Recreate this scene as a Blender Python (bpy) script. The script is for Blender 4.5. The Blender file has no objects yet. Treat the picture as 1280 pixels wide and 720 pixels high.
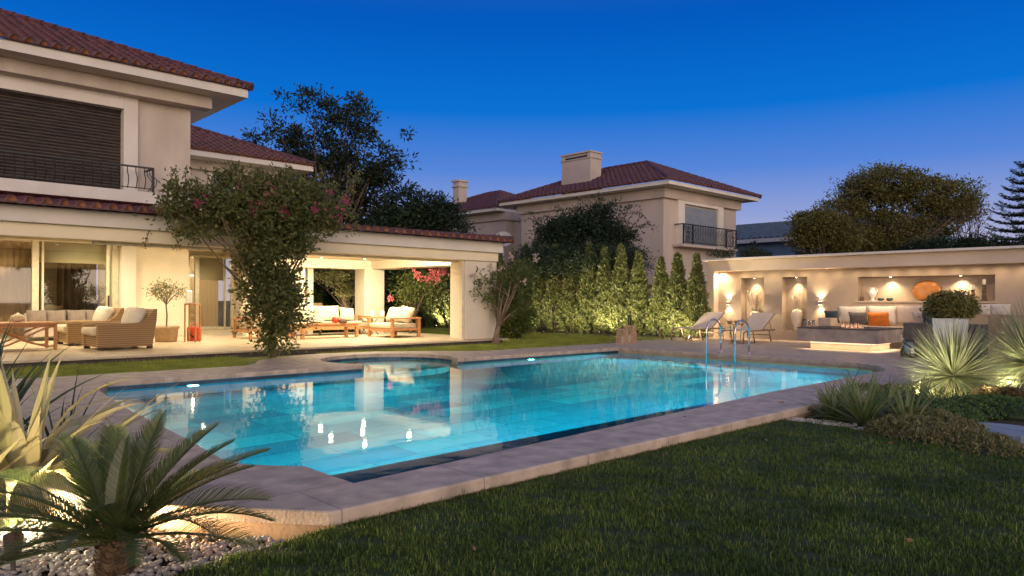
import bpy, bmesh, math, random
import numpy as np
from mathutils import Vector, Matrix
random.seed(7); RNG = np.random.default_rng(7)
R = math.radians; PI = math.pi
scene = bpy.context.scene
COL = scene.collection

# ------------------------------------------------------------------ survey of the site
# The site grid: X runs along the pool, Y away from the near coping, Z up, 0 = top of the pool coping.
FOC, CAMZ, HOR, ROLL = 909.0, 1.27, 375.0, 0.0044
YAW = math.atan(950 / FOC); CA, SA = math.cos(YAW), math.sin(YAW)
RIGHT = (SA, -CA); FWD = (CA, SA)
def G(x, y, z=0.0):
    """ground point at height z seen at photo pixel x, y"""
    y = y - ROLL * (x - 640); D = (CAMZ - z) * FOC / (y - HOR); L = D * (x - 640) / FOC
    return (CA * D + SA * L, SA * D - CA * L, z)
def AY(x, y, Y):
    yy = y - ROLL * (x - 640); l = (x - 640) / FOC; D = Y / (SA - CA * l)
    return (CA * D + SA * l * D, Y, CAMZ - (yy - HOR) * D / FOC)
def AX(x, y, X):
    yy = y - ROLL * (x - 640); l = (x - 640) / FOC; D = X / (CA + SA * l)
    return (X, SA * D - CA * l * D, CAMZ - (yy - HOR) * D / FOC)
def AD(x, y, D):
    yy = y - ROLL * (x - 640); L = D * (x - 640) / FOC
    return (CA * D + SA * L, SA * D - CA * L, CAMZ - (yy - HOR) * D / FOC)

# ------------------------------------------------------------------ materials
M = {}
def _new(name):
    m = bpy.data.materials.new(name); m.use_nodes = True
    nt = m.node_tree; nt.nodes.clear()
    out = nt.nodes.new('ShaderNodeOutputMaterial')
    return m, nt, out
def rgba(c): return (c[0], c[1], c[2], 1.0)
def mat(name, c, rough=.6, c2=None, scale=6, detail=4, bump=0.0, bscale=None, metal=0, spec=.4, stretch=None, contrast=(.35, .65), trans=0):
    m, nt, out = _new(name); N = nt.nodes; Lk = nt.links
    b = N.new('ShaderNodeBsdfPrincipled'); b.inputs['Roughness'].default_value = rough
    b.inputs['Metallic'].default_value = metal; b.inputs['Specular IOR Level'].default_value = spec
    if trans: b.inputs['Transmission Weight'].default_value = trans
    tc = N.new('ShaderNodeTexCoord'); src = tc.outputs['Object']
    if stretch:
        mp = N.new('ShaderNodeMapping'); mp.inputs['Scale'].default_value = stretch
        Lk.new(src, mp.inputs['Vector']); src = mp.outputs['Vector']
    if c2 is None: c2 = tuple(v * .82 for v in c)
    nz = N.new('ShaderNodeTexNoise'); nz.inputs['Scale'].default_value = scale; nz.inputs['Detail'].default_value = detail
    Lk.new(src, nz.inputs['Vector'])
    cr = N.new('ShaderNodeValToRGB'); cr.color_ramp.elements[0].position = contrast[0]; cr.color_ramp.elements[1].position = contrast[1]
    cr.color_ramp.elements[0].color = rgba(c2); cr.color_ramp.elements[1].color = rgba(c)
    Lk.new(nz.outputs['Fac'], cr.inputs['Fac']); Lk.new(cr.outputs['Color'], b.inputs['Base Color'])
    if bump:
        n2 = N.new('ShaderNodeTexNoise'); n2.inputs['Scale'].default_value = bscale or scale * 6; n2.inputs['Detail'].default_value = 3
        Lk.new(src, n2.inputs['Vector'])
        bp = N.new('ShaderNodeBump'); bp.inputs['Strength'].default_value = bump; bp.inputs['Distance'].default_value = .02
        Lk.new(n2.outputs['Fac'], bp.inputs['Height']); Lk.new(bp.outputs['Normal'], b.inputs['Normal'])
    Lk.new(b.outputs[0], out.inputs['Surface']); M[name] = m; return m
def emit(name, c, s):
    m, nt, out = _new(name); e = nt.nodes.new('ShaderNodeEmission'); e.inputs[0].default_value = rgba(c); e.inputs[1].default_value = s
    nt.links.new(e.outputs[0], out.inputs['Surface']); M[name] = m; return m
def leafmat(name, cols, trans=.3, rough=.45, spec=.35, patch=0):
    """leaf colours differ from leaf to leaf; light passes through in part"""
    m, nt, out = _new(name); N = nt.nodes; Lk = nt.links
    g = N.new('ShaderNodeNewGeometry'); cr = N.new('ShaderNodeValToRGB')
    els = cr.color_ramp.elements
    while len(els) < len(cols): els.new(.5)
    for i, c in enumerate(cols): els[i].position = i / max(1, len(cols) - 1); els[i].color = rgba(c)
    Lk.new(g.outputs['Random Per Island'], cr.inputs['Fac'])
    b = N.new('ShaderNodeBsdfPrincipled'); b.inputs['Roughness'].default_value = rough; b.inputs['Specular IOR Level'].default_value = spec
    t = N.new('ShaderNodeBsdfTranslucent'); mx = N.new('ShaderNodeMixShader'); mx.inputs[0].default_value = trans
    src = cr.outputs[0]
    if patch:      # greener and drier patches of turf
        tc = N.new('ShaderNodeTexCoord'); nz = N.new('ShaderNodeTexNoise'); nz.inputs['Scale'].default_value = 1.6; nz.inputs['Detail'].default_value = 5; nz.inputs['Roughness'].default_value = .65; Lk.new(tc.outputs['Object'], nz.inputs['Vector'])
        c3 = N.new('ShaderNodeValToRGB'); c3.color_ramp.elements[0].position = .36; c3.color_ramp.elements[1].position = .66; c3.color_ramp.elements[0].color = (.45, .55, .5, 1); c3.color_ramp.elements[1].color = (1.35, 1.3, 1.05, 1)
        mxx = N.new('ShaderNodeMix'); mxx.data_type = 'RGBA'; mxx.blend_type = 'MULTIPLY'; mxx.inputs[0].default_value = patch; Lk.new(nz.outputs['Fac'], c3.inputs[0]); Lk.new(src, mxx.inputs[6]); Lk.new(c3.outputs[0], mxx.inputs[7]); src = mxx.outputs[2]
    Lk.new(src, b.inputs['Base Color']); Lk.new(src, t.inputs['Color'])
    Lk.new(b.outputs[0], mx.inputs[1]); Lk.new(t.outputs[0], mx.inputs[2]); Lk.new(mx.outputs[0], out.inputs['Surface'])
    M[name] = m; return m
def brickmat(name, c, c2, mortar, bw, bh, msize, rough=.5, bump=.2, noise=.3, vary=0.0, spec=.4, offset=.5, axes=None):
    m, nt, out = _new(name); N = nt.nodes; Lk = nt.links
    b = N.new('ShaderNodeBsdfPrincipled'); b.inputs['Roughness'].default_value = rough; b.inputs['Specular IOR Level'].default_value = spec
    tc = N.new('ShaderNodeTexCoord'); src = tc.outputs['Object']
    if axes:
        sp = N.new('ShaderNodeSeparateXYZ'); cb = N.new('ShaderNodeCombineXYZ'); Lk.new(src, sp.inputs[0])
        for i, a in enumerate(axes): Lk.new(sp.outputs[a], cb.inputs[i])
        src = cb.outputs[0]
    br = N.new('ShaderNodeTexBrick'); br.inputs['Scale'].default_value = 1; br.offset = offset
    br.inputs['Brick Width'].default_value = bw; br.inputs['Row Height'].default_value = bh; br.inputs['Mortar Size'].default_value = msize
    br.inputs['Mortar Smooth'].default_value = .3; br.inputs['Bias'].default_value = vary
    br.inputs['Color1'].default_value = rgba(c); br.inputs['Color2'].default_value = rgba(c2); br.inputs['Mortar'].default_value = rgba(mortar)
    Lk.new(src, br.inputs['Vector'])
    nz = N.new('ShaderNodeTexNoise'); nz.inputs['Scale'].default_value = 5; nz.inputs['Detail'].default_value = 6; Lk.new(src, nz.inputs['Vector'])
    mr = N.new('ShaderNodeMapRange'); mr.inputs[1].default_value = .3; mr.inputs[2].default_value = .7; mr.inputs[3].default_value = 1 - noise; mr.inputs[4].default_value = 1 + noise * .4
    Lk.new(nz.outputs['Fac'], mr.inputs[0])
    mx = N.new('ShaderNodeMix'); mx.data_type = 'RGBA'; mx.blend_type = 'MULTIPLY'; mx.inputs[0].default_value = 1
    Lk.new(br.outputs['Color'], mx.inputs[6]); Lk.new(mr.outputs[0], mx.inputs[7]); Lk.new(mx.outputs[2], b.inputs['Base Color'])
    n2 = N.new('ShaderNodeTexNoise'); n2.inputs['Scale'].default_value = 60; n2.inputs['Detail'].default_value = 2; Lk.new(src, n2.inputs['Vector'])
    ad = N.new('ShaderNodeMath'); ad.operation = 'MULTIPLY_ADD'; ad.inputs[1].default_value = -1.5; Lk.new(br.outputs['Fac'], ad.inputs[0]); Lk.new(n2.outputs['Fac'], ad.inputs[2])
    bp = N.new('ShaderNodeBump'); bp.inputs['Strength'].default_value = bump; bp.inputs['Distance'].default_value = .01
    Lk.new(ad.outputs[0], bp.inputs['Height']); Lk.new(bp.outputs['Normal'], b.inputs['Normal'])
    Lk.new(b.outputs[0], out.inputs['Surface']); M[name] = m; return m

mat('stucco', (.76, .67, .53), .85, (.69, .60, .48), 1.2, 5, .25, 90)  # lighter than the upper stucco, standing in for lamplight on the terrace posts
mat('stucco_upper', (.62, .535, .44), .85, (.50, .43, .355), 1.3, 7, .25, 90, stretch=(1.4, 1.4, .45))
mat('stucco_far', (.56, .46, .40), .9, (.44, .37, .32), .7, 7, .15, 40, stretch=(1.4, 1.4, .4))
mat('white_trim', (.74, .68, .60), .7, (.66, .61, .54), 1.5, 4, .1, 60)
mat('ceiling_paint', (.78, .70, .56), .8, (.74, .66, .52), 2, 3)
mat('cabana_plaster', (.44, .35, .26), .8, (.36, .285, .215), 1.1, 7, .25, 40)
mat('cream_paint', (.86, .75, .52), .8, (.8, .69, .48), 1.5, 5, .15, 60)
mat('cabana_frame_lit', (.72, .60, .45), .8, (.64, .53, .40), 1.1, 7, .25, 40)  # frame plaster lightened and warmed in place of lamplight
mat('tile_red', (.115, .03, .032), .5, (.045, .013, .017), 4.5, 6, .2, 30, spec=.6)
mat('tile_far', (.105, .034, .045), .5, (.05, .018, .025), 5, 6, .2, 20, spec=.6)
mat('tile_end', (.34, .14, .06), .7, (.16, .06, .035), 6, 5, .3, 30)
mat('tile_blue', (.08, .13, .2), .6, (.05, .08, .13), 4, 4, .3, 20)
mat('blue_wall', (.12, .2, .32), .8, (.09, .16, .26), 1, 4)
mat('iron', (.02, .02, .022), .45, spec=.5)
mat('shutter', (.075, .055, .042), .4, (.04, .03, .026), 2.5, 4, stretch=(1, 1, 6))
mat('shutter_grey', (.20, .23, .28), .5, (.25, .27, .31), 3, 3)
mat('chimney_paint', (.52, .44, .38), .9, (.44, .37, .33), 1, 5, .2, 30)
mat('soil', (.05, .035, .022), .95, (.028, .02, .014), 12, 6, .6, 40)
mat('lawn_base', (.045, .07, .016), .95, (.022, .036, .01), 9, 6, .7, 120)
mat('lawn_far_lit', (.26, .30, .07), .95, (.17, .21, .045), 8, 6, .7, 120)  # terrace light spill put into a brighter base colour
mat('bark', (.13, .09, .06), .9, (.06, .04, .03), 8, 6, .8, 30, stretch=(1, 1, .3))
mat('bark_pale', (.25, .18, .12), .9, (.13, .09, .06), 8, 6, .8, 30, stretch=(1, 1, .3))
mat('teak', (.45, .22, .09), .5, (.33, .15, .06), 4, 5, .1, 40, stretch=(6, 1, 6))
mat('dark_wood', (.05, .03, .02), .5)
mat('cream_cloth', (.62, .53, .38), .9, (.54, .46, .33), 8, 4, .3, 140)
mat('white_cloth', (.70, .64, .54), .9, (.62, .56, .47), 8, 4, .3, 140)
mat('pale_cloth', (.56, .47, .40), .9, (.49, .41, .35), 8, 4, .3, 140)
mat('taupe_cloth', (.22, .17, .145), .9, (.18, .14, .12), 8, 4, .3, 140)
mat('grey_cloth', (.14, .125, .12), .9, (.10, .09, .09), 8, 4, .3, 140)
mat('blue_cloth', (.05, .075, .095), .9, (.035, .055, .07), 8, 4, .3, 140)
mat('orange_cloth', (.60, .17, .02), .8, (.48, .13, .015), 8, 4, .3, 140)
mat('concrete', (.42, .35, .29), .75, (.27, .22, .185), 3.2, 7, .3, 30)
mat('concrete_dark', (.12, .10, .09), .75, (.07, .06, .055), 3.5, 7, .3, 30)
mat('travertine_block', (.38, .26, .17), .7, (.25, .16, .10), 4, 6, .2, 30, stretch=(1, 1, .25))
mat('plinth', (.50, .40, .30), .7, (.42, .33, .25), 4, 5, .1)
mat('planter_white', (.50, .50, .52), .45, (.46, .46, .48), 3, 3)
mat('chrome', (.75, .75, .78), .12, metal=1)
mat('ceramic_pale', (.62, .54, .44), .45, (.50, .42, .33), 6, 5, .2, 20)
mat('ceramic_white', (.75, .72, .66), .25)
mat('ceramic_black', (.02, .02, .025), .2, spec=.6)
mat('amber_plate', (.60, .24, .05), .35, (.48, .18, .035), 5, 5, spec=.5)
mat('candle_wax', (.78, .70, .58), .5)
mat('carved_wood', (.16, .10, .07), .7, (.07, .045, .035), 30, 4, .8, 60)
mat('terracotta_pot', (.52, .36, .2), .8, (.40, .27, .15), 10, 5, .5, 40)
mat('red_paint', (.75, .07, .03), .4)
mat('rattan', (.60, .42, .28), .7, (.42, .28, .18), 30, 2, .6, 60)
mat('gourd', (.6, .5, .34), .5)
mat('lens_dark', (.03, .03, .03), .3)
mat('pebble', (.56, .52, .48), .7, (.33, .31, .30), 9, 2, .15, 40)
mat('stepping_stone', (.25, .30, .36), .7, (.18, .22, .27), 6, 5, .2, 30)
mat('lounger_mesh', (.60, .50, .41), .8, (.53, .44, .36), 20, 2)
mat('lounger_frame', (.30, .22, .16), .4, metal=.3)
mat('curtain', (.62, .44, .28), .9, (.54, .37, .23), 2, 3, stretch=(6, 6, .2))
mat('roman_shade', (.8, .7, .5), .9, (.74, .64, .45), 3, 3)
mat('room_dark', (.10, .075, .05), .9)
mat('door_frame', (.72, .64, .48), .5)
mat('reeds', (.35, .29, .22), .7, (.2, .16, .12), 20, 3)
mat('drift_wood', (.55, .48, .38), .7, (.4, .34, .26), 20, 3)
mat('dish_grey', (.42, .42, .45), .5)
mat('fruit_red', (.6, .06, .03), .4)
mat('cable', (.02, .03, .04), .5)
mat('cyc_trunk', (.17, .105, .055), .9, (.07, .045, .028), 25, 4, 1, 60)
brickmat('coping_stone', (.58, .46, .35), (.50, .395, .305), (.26, .20, .15), 1.15, .74, .005, .5, .3, .38)
brickmat('deck_stone', (.52, .41, .32), (.45, .355, .275), (.15, .12, .1), 1.2, .6, .006, .5, .2, .25, axes=(1, 0, 2))
brickmat('patio_stone', (.60, .48, .33), (.54, .42, .29), (.34, .26, .18), .6, .6, .006, .42, .12, .22)
brickmat('pool_tile', (.004, .18, .29), (.06, .50, .56), (.004, .16, .24), 1.2, .5, .012, .4, .1, .12, 0.0)
brickmat('pool_wall_tile', (.01, .26, .38), (.02, .36, .48), (.02, .15, .22), .6, .3, .01, .4, .1, .1)
brickmat('ledge_tile', (.015, .12, .38), (.02, .15, .45), (.01, .03, .07), .6, .3, .01, .4, .1, .1)  # tile blued to carry the sky reflected along the near edge
brickmat('waterline', (.03, .06, .10), (.05, .09, .14), (.02, .03, .05), .15, .05, .004, .3, .1, .2)
brickmat('spa_tile', (.40, .62, .62), (.5, .7, .7), (.25, .45, .5), .5, .3, .01, .4, .1, .1)
# woven wicker
def wicker(name, a, b_, sx):
    m, nt, out = _new(name); N = nt.nodes; Lk = nt.links
    b = N.new('ShaderNodeBsdfPrincipled'); b.inputs['Roughness'].default_value = .6
    tc = N.new('ShaderNodeTexCoord'); w = N.new('ShaderNodeTexWave'); w.bands_direction = 'Z'; w.inputs['Scale'].default_value = sx; w.inputs['Distortion'].default_value = 1.2; w.inputs['Detail'].default_value = 2
    Lk.new(tc.outputs['Object'], w.inputs['Vector'])
    w2 = N.new('ShaderNodeTexWave'); w2.bands_direction = 'X'; w2.inputs['Scale'].default_value = 70; w2.inputs['Distortion'].default_value = 0; Lk.new(tc.outputs['Object'], w2.inputs['Vector'])
    mm = N.new('ShaderNodeMath'); mm.operation = 'MULTIPLY'; Lk.new(w.outputs['Fac'], mm.inputs[0]); Lk.new(w2.outputs['Fac'], mm.inputs[1])
    cr = N.new('ShaderNodeValToRGB'); cr.color_ramp.elements[0].color = rgba(a); cr.color_ramp.elements[1].color = rgba(b_); cr.color_ramp.elements[1].position = .6
    Lk.new(mm.outputs[0], cr.inputs[0]); Lk.new(cr.outputs[0], b.inputs['Base Color'])
    bp = N.new('ShaderNodeBump'); bp.inputs['Strength'].default_value = .5; bp.inputs['Distance'].default_value = .01
    Lk.new(mm.outputs[0], bp.inputs['Height']); Lk.new(bp.outputs[0], b.inputs['Normal']); Lk.new(b.outputs[0], out.inputs[0]); M[name] = m
wicker('wicker', (.20, .115, .05), (.47, .30, .14), 7)

leafmat('leaf_boug', [(.08, .10, .03), (.15, .17, .055), (.26, .24, .09), (.09, .115, .035), (.19, .21, .07)], .5)
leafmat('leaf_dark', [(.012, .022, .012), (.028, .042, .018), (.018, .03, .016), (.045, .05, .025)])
leafmat('leaf_olive', [(.10, .115, .032), (.17, .165, .045), (.065, .08, .024), (.26, .21, .065), (.045, .055, .018)])
leafmat('leaf_hedge', [(.085, .11, .035), (.16, .18, .06), (.055, .08, .026), (.25, .24, .09)], .3)
leafmat('leaf_bush', [(.06, .085, .02), (.11, .145, .035), (.17, .19, .055)], .4)
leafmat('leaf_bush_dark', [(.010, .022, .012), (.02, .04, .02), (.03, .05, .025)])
leafmat('leaf_box', [(.10, .11, .03), (.19, .18, .05), (.28, .23, .07), (.06, .07, .02)])
leafmat('leaf_cycad', [(.045, .07, .018), (.07, .10, .026), (.10, .135, .036), (.15, .13, .05)], .3, .35, .5)
leafmat('leaf_gold', [(.52, .43, .20), (.60, .52, .28), (.36, .34, .14), (.46, .40, .2)], .3, .4)
leafmat('leaf_spike', [(.03, .055, .02), (.06, .085, .03), (.035, .05, .04), (.10, .12, .04)], .2, .35)
leafmat('leaf_yucca', [(.19, .21, .11), (.28, .30, .16), (.40, .41, .25), (.13, .16, .07)], .35, .35)
leafmat('leaf_strap', [(.10, .16, .045), (.17, .24, .07), (.24, .29, .11), (.34, .33, .15)], .35, .4)
leafmat('leaf_ground', [(.10, .12, .04), (.17, .18, .06), (.24, .22, .09), (.28, .22, .12)])
leafmat('leaf_moss', [(.06, .12, .035), (.09, .16, .05), (.12, .19, .05)])
leafmat('leaf_red', [(.12, .06, .03), (.15, .09, .04), (.10, .10, .03)])
leafmat('petal_pink', [(.50, .06, .17), (.42, .08, .14), (.35, .03, .14)], .4)
leafmat('petal_bright', [(.75, .16, .20), (.8, .28, .26), (.62, .10, .2)], .4)
leafmat('petal_white', [(.6, .5, .42), (.55, .4, .35)], .4)
leafmat('grass', [(.035, .075, .014), (.085, .15, .026), (.14, .22, .045), (.27, .29, .10), (.045, .09, .018), (.12, .19, .036)], .3, .55, .25, patch=1)
leafmat('grass_far_lit', [(.22, .27, .04), (.30, .34, .06), (.38, .38, .10), (.25, .28, .055)], .2, .6, .2, patch=.7)  # blade colours brightened to carry the light spilling from the terrace
# glass
def glassmat(name, tint, rough=.02, base=.1):
    m, nt, out = _new(name); N = nt.nodes; Lk = nt.links
    t = N.new('ShaderNodeBsdfTransparent'); t.inputs[0].default_value = rgba(tint)
    g = N.new('ShaderNodeBsdfGlossy'); g.inputs['Roughness'].default_value = rough; g.inputs[0].default_value = (1, 1, 1, 1)
    f = N.new('ShaderNodeFresnel'); f.inputs[0].default_value = 1.5
    ad = N.new('ShaderNodeMath'); ad.operation = 'ADD'; ad.inputs[1].default_value = base; ad.use_clamp = True; Lk.new(f.outputs[0], ad.inputs[0])
    mx = N.new('ShaderNodeMixShader'); Lk.new(ad.outputs[0], mx.inputs[0]); Lk.new(t.outputs[0], mx.inputs[1]); Lk.new(g.outputs[0], mx.inputs[2])
    Lk.new(mx.outputs[0], out.inputs[0]); M[name] = m
glassmat('window_glass', (.92, .92, .88), .02, .06)
glassmat('jar_glass', (.85, .9, .9), .05, .06)
# water: still surface with very light ripples
def watermat():
    m, nt, out = _new('water'); N = nt.nodes; Lk = nt.links
    tc = N.new('ShaderNodeTexCoord')
    n1 = N.new('ShaderNodeTexNoise'); n1.inputs['Scale'].default_value = 2.2; n1.inputs['Detail'].default_value = 2.5; Lk.new(tc.outputs['Object'], n1.inputs['Vector'])
    bp = N.new('ShaderNodeBump'); bp.inputs['Strength'].default_value = .18; bp.inputs['Distance'].default_value = .012; Lk.new(n1.outputs[0], bp.inputs['Height'])
    t = N.new('ShaderNodeBsdfRefraction'); t.inputs[0].default_value = (.13, .88, 1.0, 1); t.inputs['IOR'].default_value = 1.333; t.inputs['Roughness'].default_value = .02; Lk.new(bp.outputs[0], t.inputs['Normal'])
    g = N.new('ShaderNodeBsdfGlossy'); g.inputs['Roughness'].default_value = .035; Lk.new(bp.outputs[0], g.inputs['Normal'])
    f = N.new('ShaderNodeFresnel'); f.inputs[0].default_value = 1.34; Lk.new(bp.outputs[0], f.inputs['Normal'])
    mx = N.new('ShaderNodeMixShader'); Lk.new(f.outputs[0], mx.inputs[0]); Lk.new(t.outputs[0], mx.inputs[1]); Lk.new(g.outputs[0], mx.inputs[2])
    Lk.new(mx.outputs[0], out.inputs[0]); M['water'] = m
watermat()
emit('lamp_warm', (1, .86, .58), 40); emit('lamp_pool', (.85, .98, 1), 8); emit('lamp_dim', (1, .86, .6), 2); emit('lamp_flood', (1, .86, .6), 14)
emit('led_strip', (1, .72, .45), 1.6); emit('flame', (1, .50, .30), 1.0); emit('lamp_sconce', (1, .8, .55), 25)

# ------------------------------------------------------------------ mesh helpers
class MB:
    def __init__(s): s.v = []; s.f = []
    def add(s, v, f):
        b = len(s.v); s.v.extend([tuple(p) for p in v]); s.f.extend([tuple(i + b for i in q) for q in f]); return s
    def box(s, x0, x1, y0, y1, z0, z1, m=None):
        v = [Vector((x, y, z)) for z in (z0, z1) for x, y in ((x0, y0), (x1, y0), (x1, y1), (x0, y1))]
        if m: v = [m @ p for p in v]
        return s.add(v, [(3, 2, 1, 0), (4, 5, 6, 7), (0, 1, 5, 4), (1, 2, 6, 5), (2, 3, 7, 6), (3, 0, 4, 7)])
    def beam(s, a, b, w, h=None, up=(0, 0, 1)):
        a = Vector(a); b = Vector(b); h = h or w; d = (b - a); L = d.length; d.normalize(); u = Vector(up)
        if abs(d.dot(u)) > .95: u = Vector((1, 0, 0))
        sx = d.cross(u).normalized(); uy = sx.cross(d).normalized()
        v = [p + sx * i * w / 2 + uy * j * h / 2 for p in (a, b) for i, j in ((-1, -1), (1, -1), (1, 1), (-1, 1))]
        return s.add(v, [(3, 2, 1, 0), (4, 5, 6, 7), (0, 1, 5, 4), (1, 2, 6, 5), (2, 3, 7, 6), (3, 0, 4, 7)])
    def tube(s, pts, r, n=8, cap=True):
        pts = [Vector(p) for p in pts]; rs = r if isinstance(r, (list, tuple)) else [r] * len(pts)
        base = len(s.v); ref = Vector((0, 0, 1)); prev = None
        for i, p in enumerate(pts):
            d = (pts[min(i + 1, len(pts) - 1)] - pts[max(i - 1, 0)]).normalized()
            if prev is None:
                u = ref if abs(d.dot(ref)) < .9 else Vector((1, 0, 0)); x = d.cross(u).normalized()
            else:
                x = (prev - d * prev.dot(d)).normalized()
            prev = x; y = d.cross(x)
            for k in range(n):
                a = 2 * PI * k / n; s.v.append(tuple(p + (x * math.cos(a) + y * math.sin(a)) * rs[i]))
        for i in range(len(pts) - 1):
            for k in range(n):
                a = base + i * n + k; b = base + i * n + (k + 1) % n; s.f.append((a, b, b + n, a + n))
        if cap:
            s.f.append(tuple(base + k for k in reversed(range(n)))); s.f.append(tuple(base + (len(pts) - 1) * n + k for k in range(n)))
        return s
    def lathe(s, prof, n=24, c=(0, 0, 0), sx=1, sy=1):
        base = len(s.v)
        for r, z in prof:
            for k in range(n):
                a = 2 * PI * k / n; s.v.append((c[0] + r * math.cos(a) * sx, c[1] + r * math.sin(a) * sy, c[2] + z))
        for i in range(len(prof) - 1):
            for k in range(n):
                a = base + i * n + k; b = base + i * n + (k + 1) % n; s.f.append((a, b, b + n, a + n))
        s.f.append(tuple(base + k for k in reversed(range(n)))); s.f.append(tuple(base + (len(prof) - 1) * n + k for k in range(n)))
        return s
    def prism(s, poly, z0, z1):
        n = len(poly); v = [(x, y, z0) for x, y in poly] + [(x, y, z1) for x, y in poly]
        return s.add(v, [tuple(reversed(range(n))), tuple(range(n, 2 * n))] + [(i, (i + 1) % n, (i + 1) % n + n, i + n) for i in range(n)])
    def build(s, name, m, parent=None, smooth=False, bevel=0, sub=0, loc=None):
        me = bpy.data.meshes.new(name); me.from_pydata(s.v, [], s.f); me.validate(); me.update()
        return link(name, me, m, parent, smooth, bevel, sub)
def link(name, me, m, parent=None, smooth=False, bevel=0, sub=0):
    o = bpy.data.objects.new(name, me); COL.objects.link(o)
    if m: me.materials.append(M[m] if isinstance(m, str) else m)
    if parent: o.parent = parent
    if smooth: me.polygons.foreach_set('use_smooth', [True] * len(me.polygons))
    if bevel:
        b = o.modifiers.new('bevel', 'BEVEL'); b.width = bevel; b.segments = 2; b.limit_method = 'ANGLE'; b.angle_limit = R(40)
    if sub:
        b = o.modifiers.new('sub', 'SUBSURF'); b.levels = sub; b.render_levels = sub
    return o
def npmesh(name, V, F, m, parent=None, smooth=False):
    V = np.asarray(V, np.float32); F = np.asarray(F, np.int32); k = F.shape[1]
    me = bpy.data.meshes.new(name); me.vertices.add(len(V)); me.vertices.foreach_set('co', V.ravel())
    me.loops.add(F.size); me.loops.foreach_set('vertex_index', F.ravel())
    me.polygons.add(len(F)); me.polygons.foreach_set('loop_start', np.arange(0, F.size, k, dtype=np.int32))
    me.polygons.foreach_set('loop_total', np.full(len(F), k, np.int32)); me.update(calc_edges=True)
    return link(name, me, m, parent, smooth)
def tag(o, label=None, cat=None, group=None, kind=None):
    if label: o['label'] = label
    if cat: o['category'] = cat
    if group: o['group'] = group
    if kind: o['kind'] = kind
    return o
def thing(name, label, cat, loc=(0, 0, 0), rz=0, group=None):
    o = bpy.data.objects.new(name, None); COL.objects.link(o); o.location = loc; o.rotation_euler = (0, 0, rz); o.empty_display_size = .1
    return tag(o, label, cat, group)
def copy_tree(o, parent=None):
    c = o.copy(); COL.objects.link(c); c.parent = parent
    for ch in list(o.children): copy_tree(ch, c)
    return c
def again(o, loc, rz, label=None):
    c = copy_tree(o); c.location = loc; c.rotation_euler = (0, 0, rz)
    if label: c['label'] = label
    return c
def struct(o): o['kind'] = 'structure'; return o

def lamp(kind, loc, W, color=(1, .8, .55), target=None, size=60, blend=.6, radius=.04, parent=None, sx=.1, sy=.1):
    l = bpy.data.lights.new(kind.lower() + '_light', kind); l.energy = W; l.color = color
    if kind == 'SPOT': l.spot_size = R(size); l.spot_blend = blend; l.shadow_soft_size = radius
    elif kind == 'POINT': l.shadow_soft_size = radius
    elif kind == 'AREA': l.shape = 'RECTANGLE'; l.size = sx; l.size_y = sy; l.spread = R(size if size > 60 else 170)
    o = bpy.data.objects.new(l.name, l); COL.objects.link(o); o.location = loc
    if target is not None:
        d = Vector(target) - Vector(loc); o.rotation_euler = d.to_track_quat('-Z', 'Y').to_euler()
    return o
WARM = (1, .86, .56); WARM2 = (1, .72, .42)

# leaves: n quads placed at P (n,3) with lengths L, widths W, long axis A (n,3)
def leafquads(P, A, L, W, rng=RNG, droop=0.0):
    n = len(P); A = A / (np.linalg.norm(A, axis=1, keepdims=True) + 1e-9)
    B = np.cross(A, rng.normal(size=(n, 3))); B /= (np.linalg.norm(B, axis=1, keepdims=True) + 1e-9)
    L = np.broadcast_to(np.asarray(L, float).reshape(-1, 1), (n, 1)); W = np.broadcast_to(np.asarray(W, float).reshape(-1, 1), (n, 1))
    p0 = P; p1 = P + A * L * .45 + B * W * .5; p2 = P + A * L; p3 = P + A * L * .45 - B * W * .5
    V = np.stack([p0, p1, p2, p3], 1).reshape(-1, 3); F = np.arange(4 * n).reshape(n, 4)
    return V, F
def cat_mesh(parts):
    Vs, Fs, b = [], [], 0
    for V, F in parts: Vs.append(V); Fs.append(F + b); b += len(V)
    return np.concatenate(Vs), np.concatenate(Fs)
def crown(lobes, n_cl, per, cl_r, L, W, seed, shell=.55, up=.2):
    """leaf clusters through the volume of ellipsoid lobes; returns V,F and the cluster centres"""
    rng = np.random.default_rng(seed); C = []
    vol = np.array([l[3] * l[4] * l[5] for l in lobes]); vol = vol / vol.sum()
    for i in rng.choice(len(lobes), n_cl, p=vol):
        c = np.array(lobes[i][:3]); r = np.array(lobes[i][3:6]); d = rng.normal(size=3); d /= np.linalg.norm(d)
        C.append(c + d * r * (shell + (1 - shell) * rng.random() ** .5) * rng.uniform(.8, 1.1))
    C = np.array(C); n = n_cl * per
    idx = np.repeat(np.arange(n_cl), per); sc = rng.uniform(.5, 1.3, n_cl)[idx][:, None]
    off = rng.normal(size=(n, 3)) * cl_r * sc * np.array([1, 1, .7]); P = C[idx] + off
    A = off / cl_r + rng.normal(size=(n, 3)) * .8 + np.array([0, 0, up])
    V, F = leafquads(P, A, rng.uniform(.6, 1.3, n) * L, rng.uniform(.6, 1.3, n) * W, rng)
    return V, F, C
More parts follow.
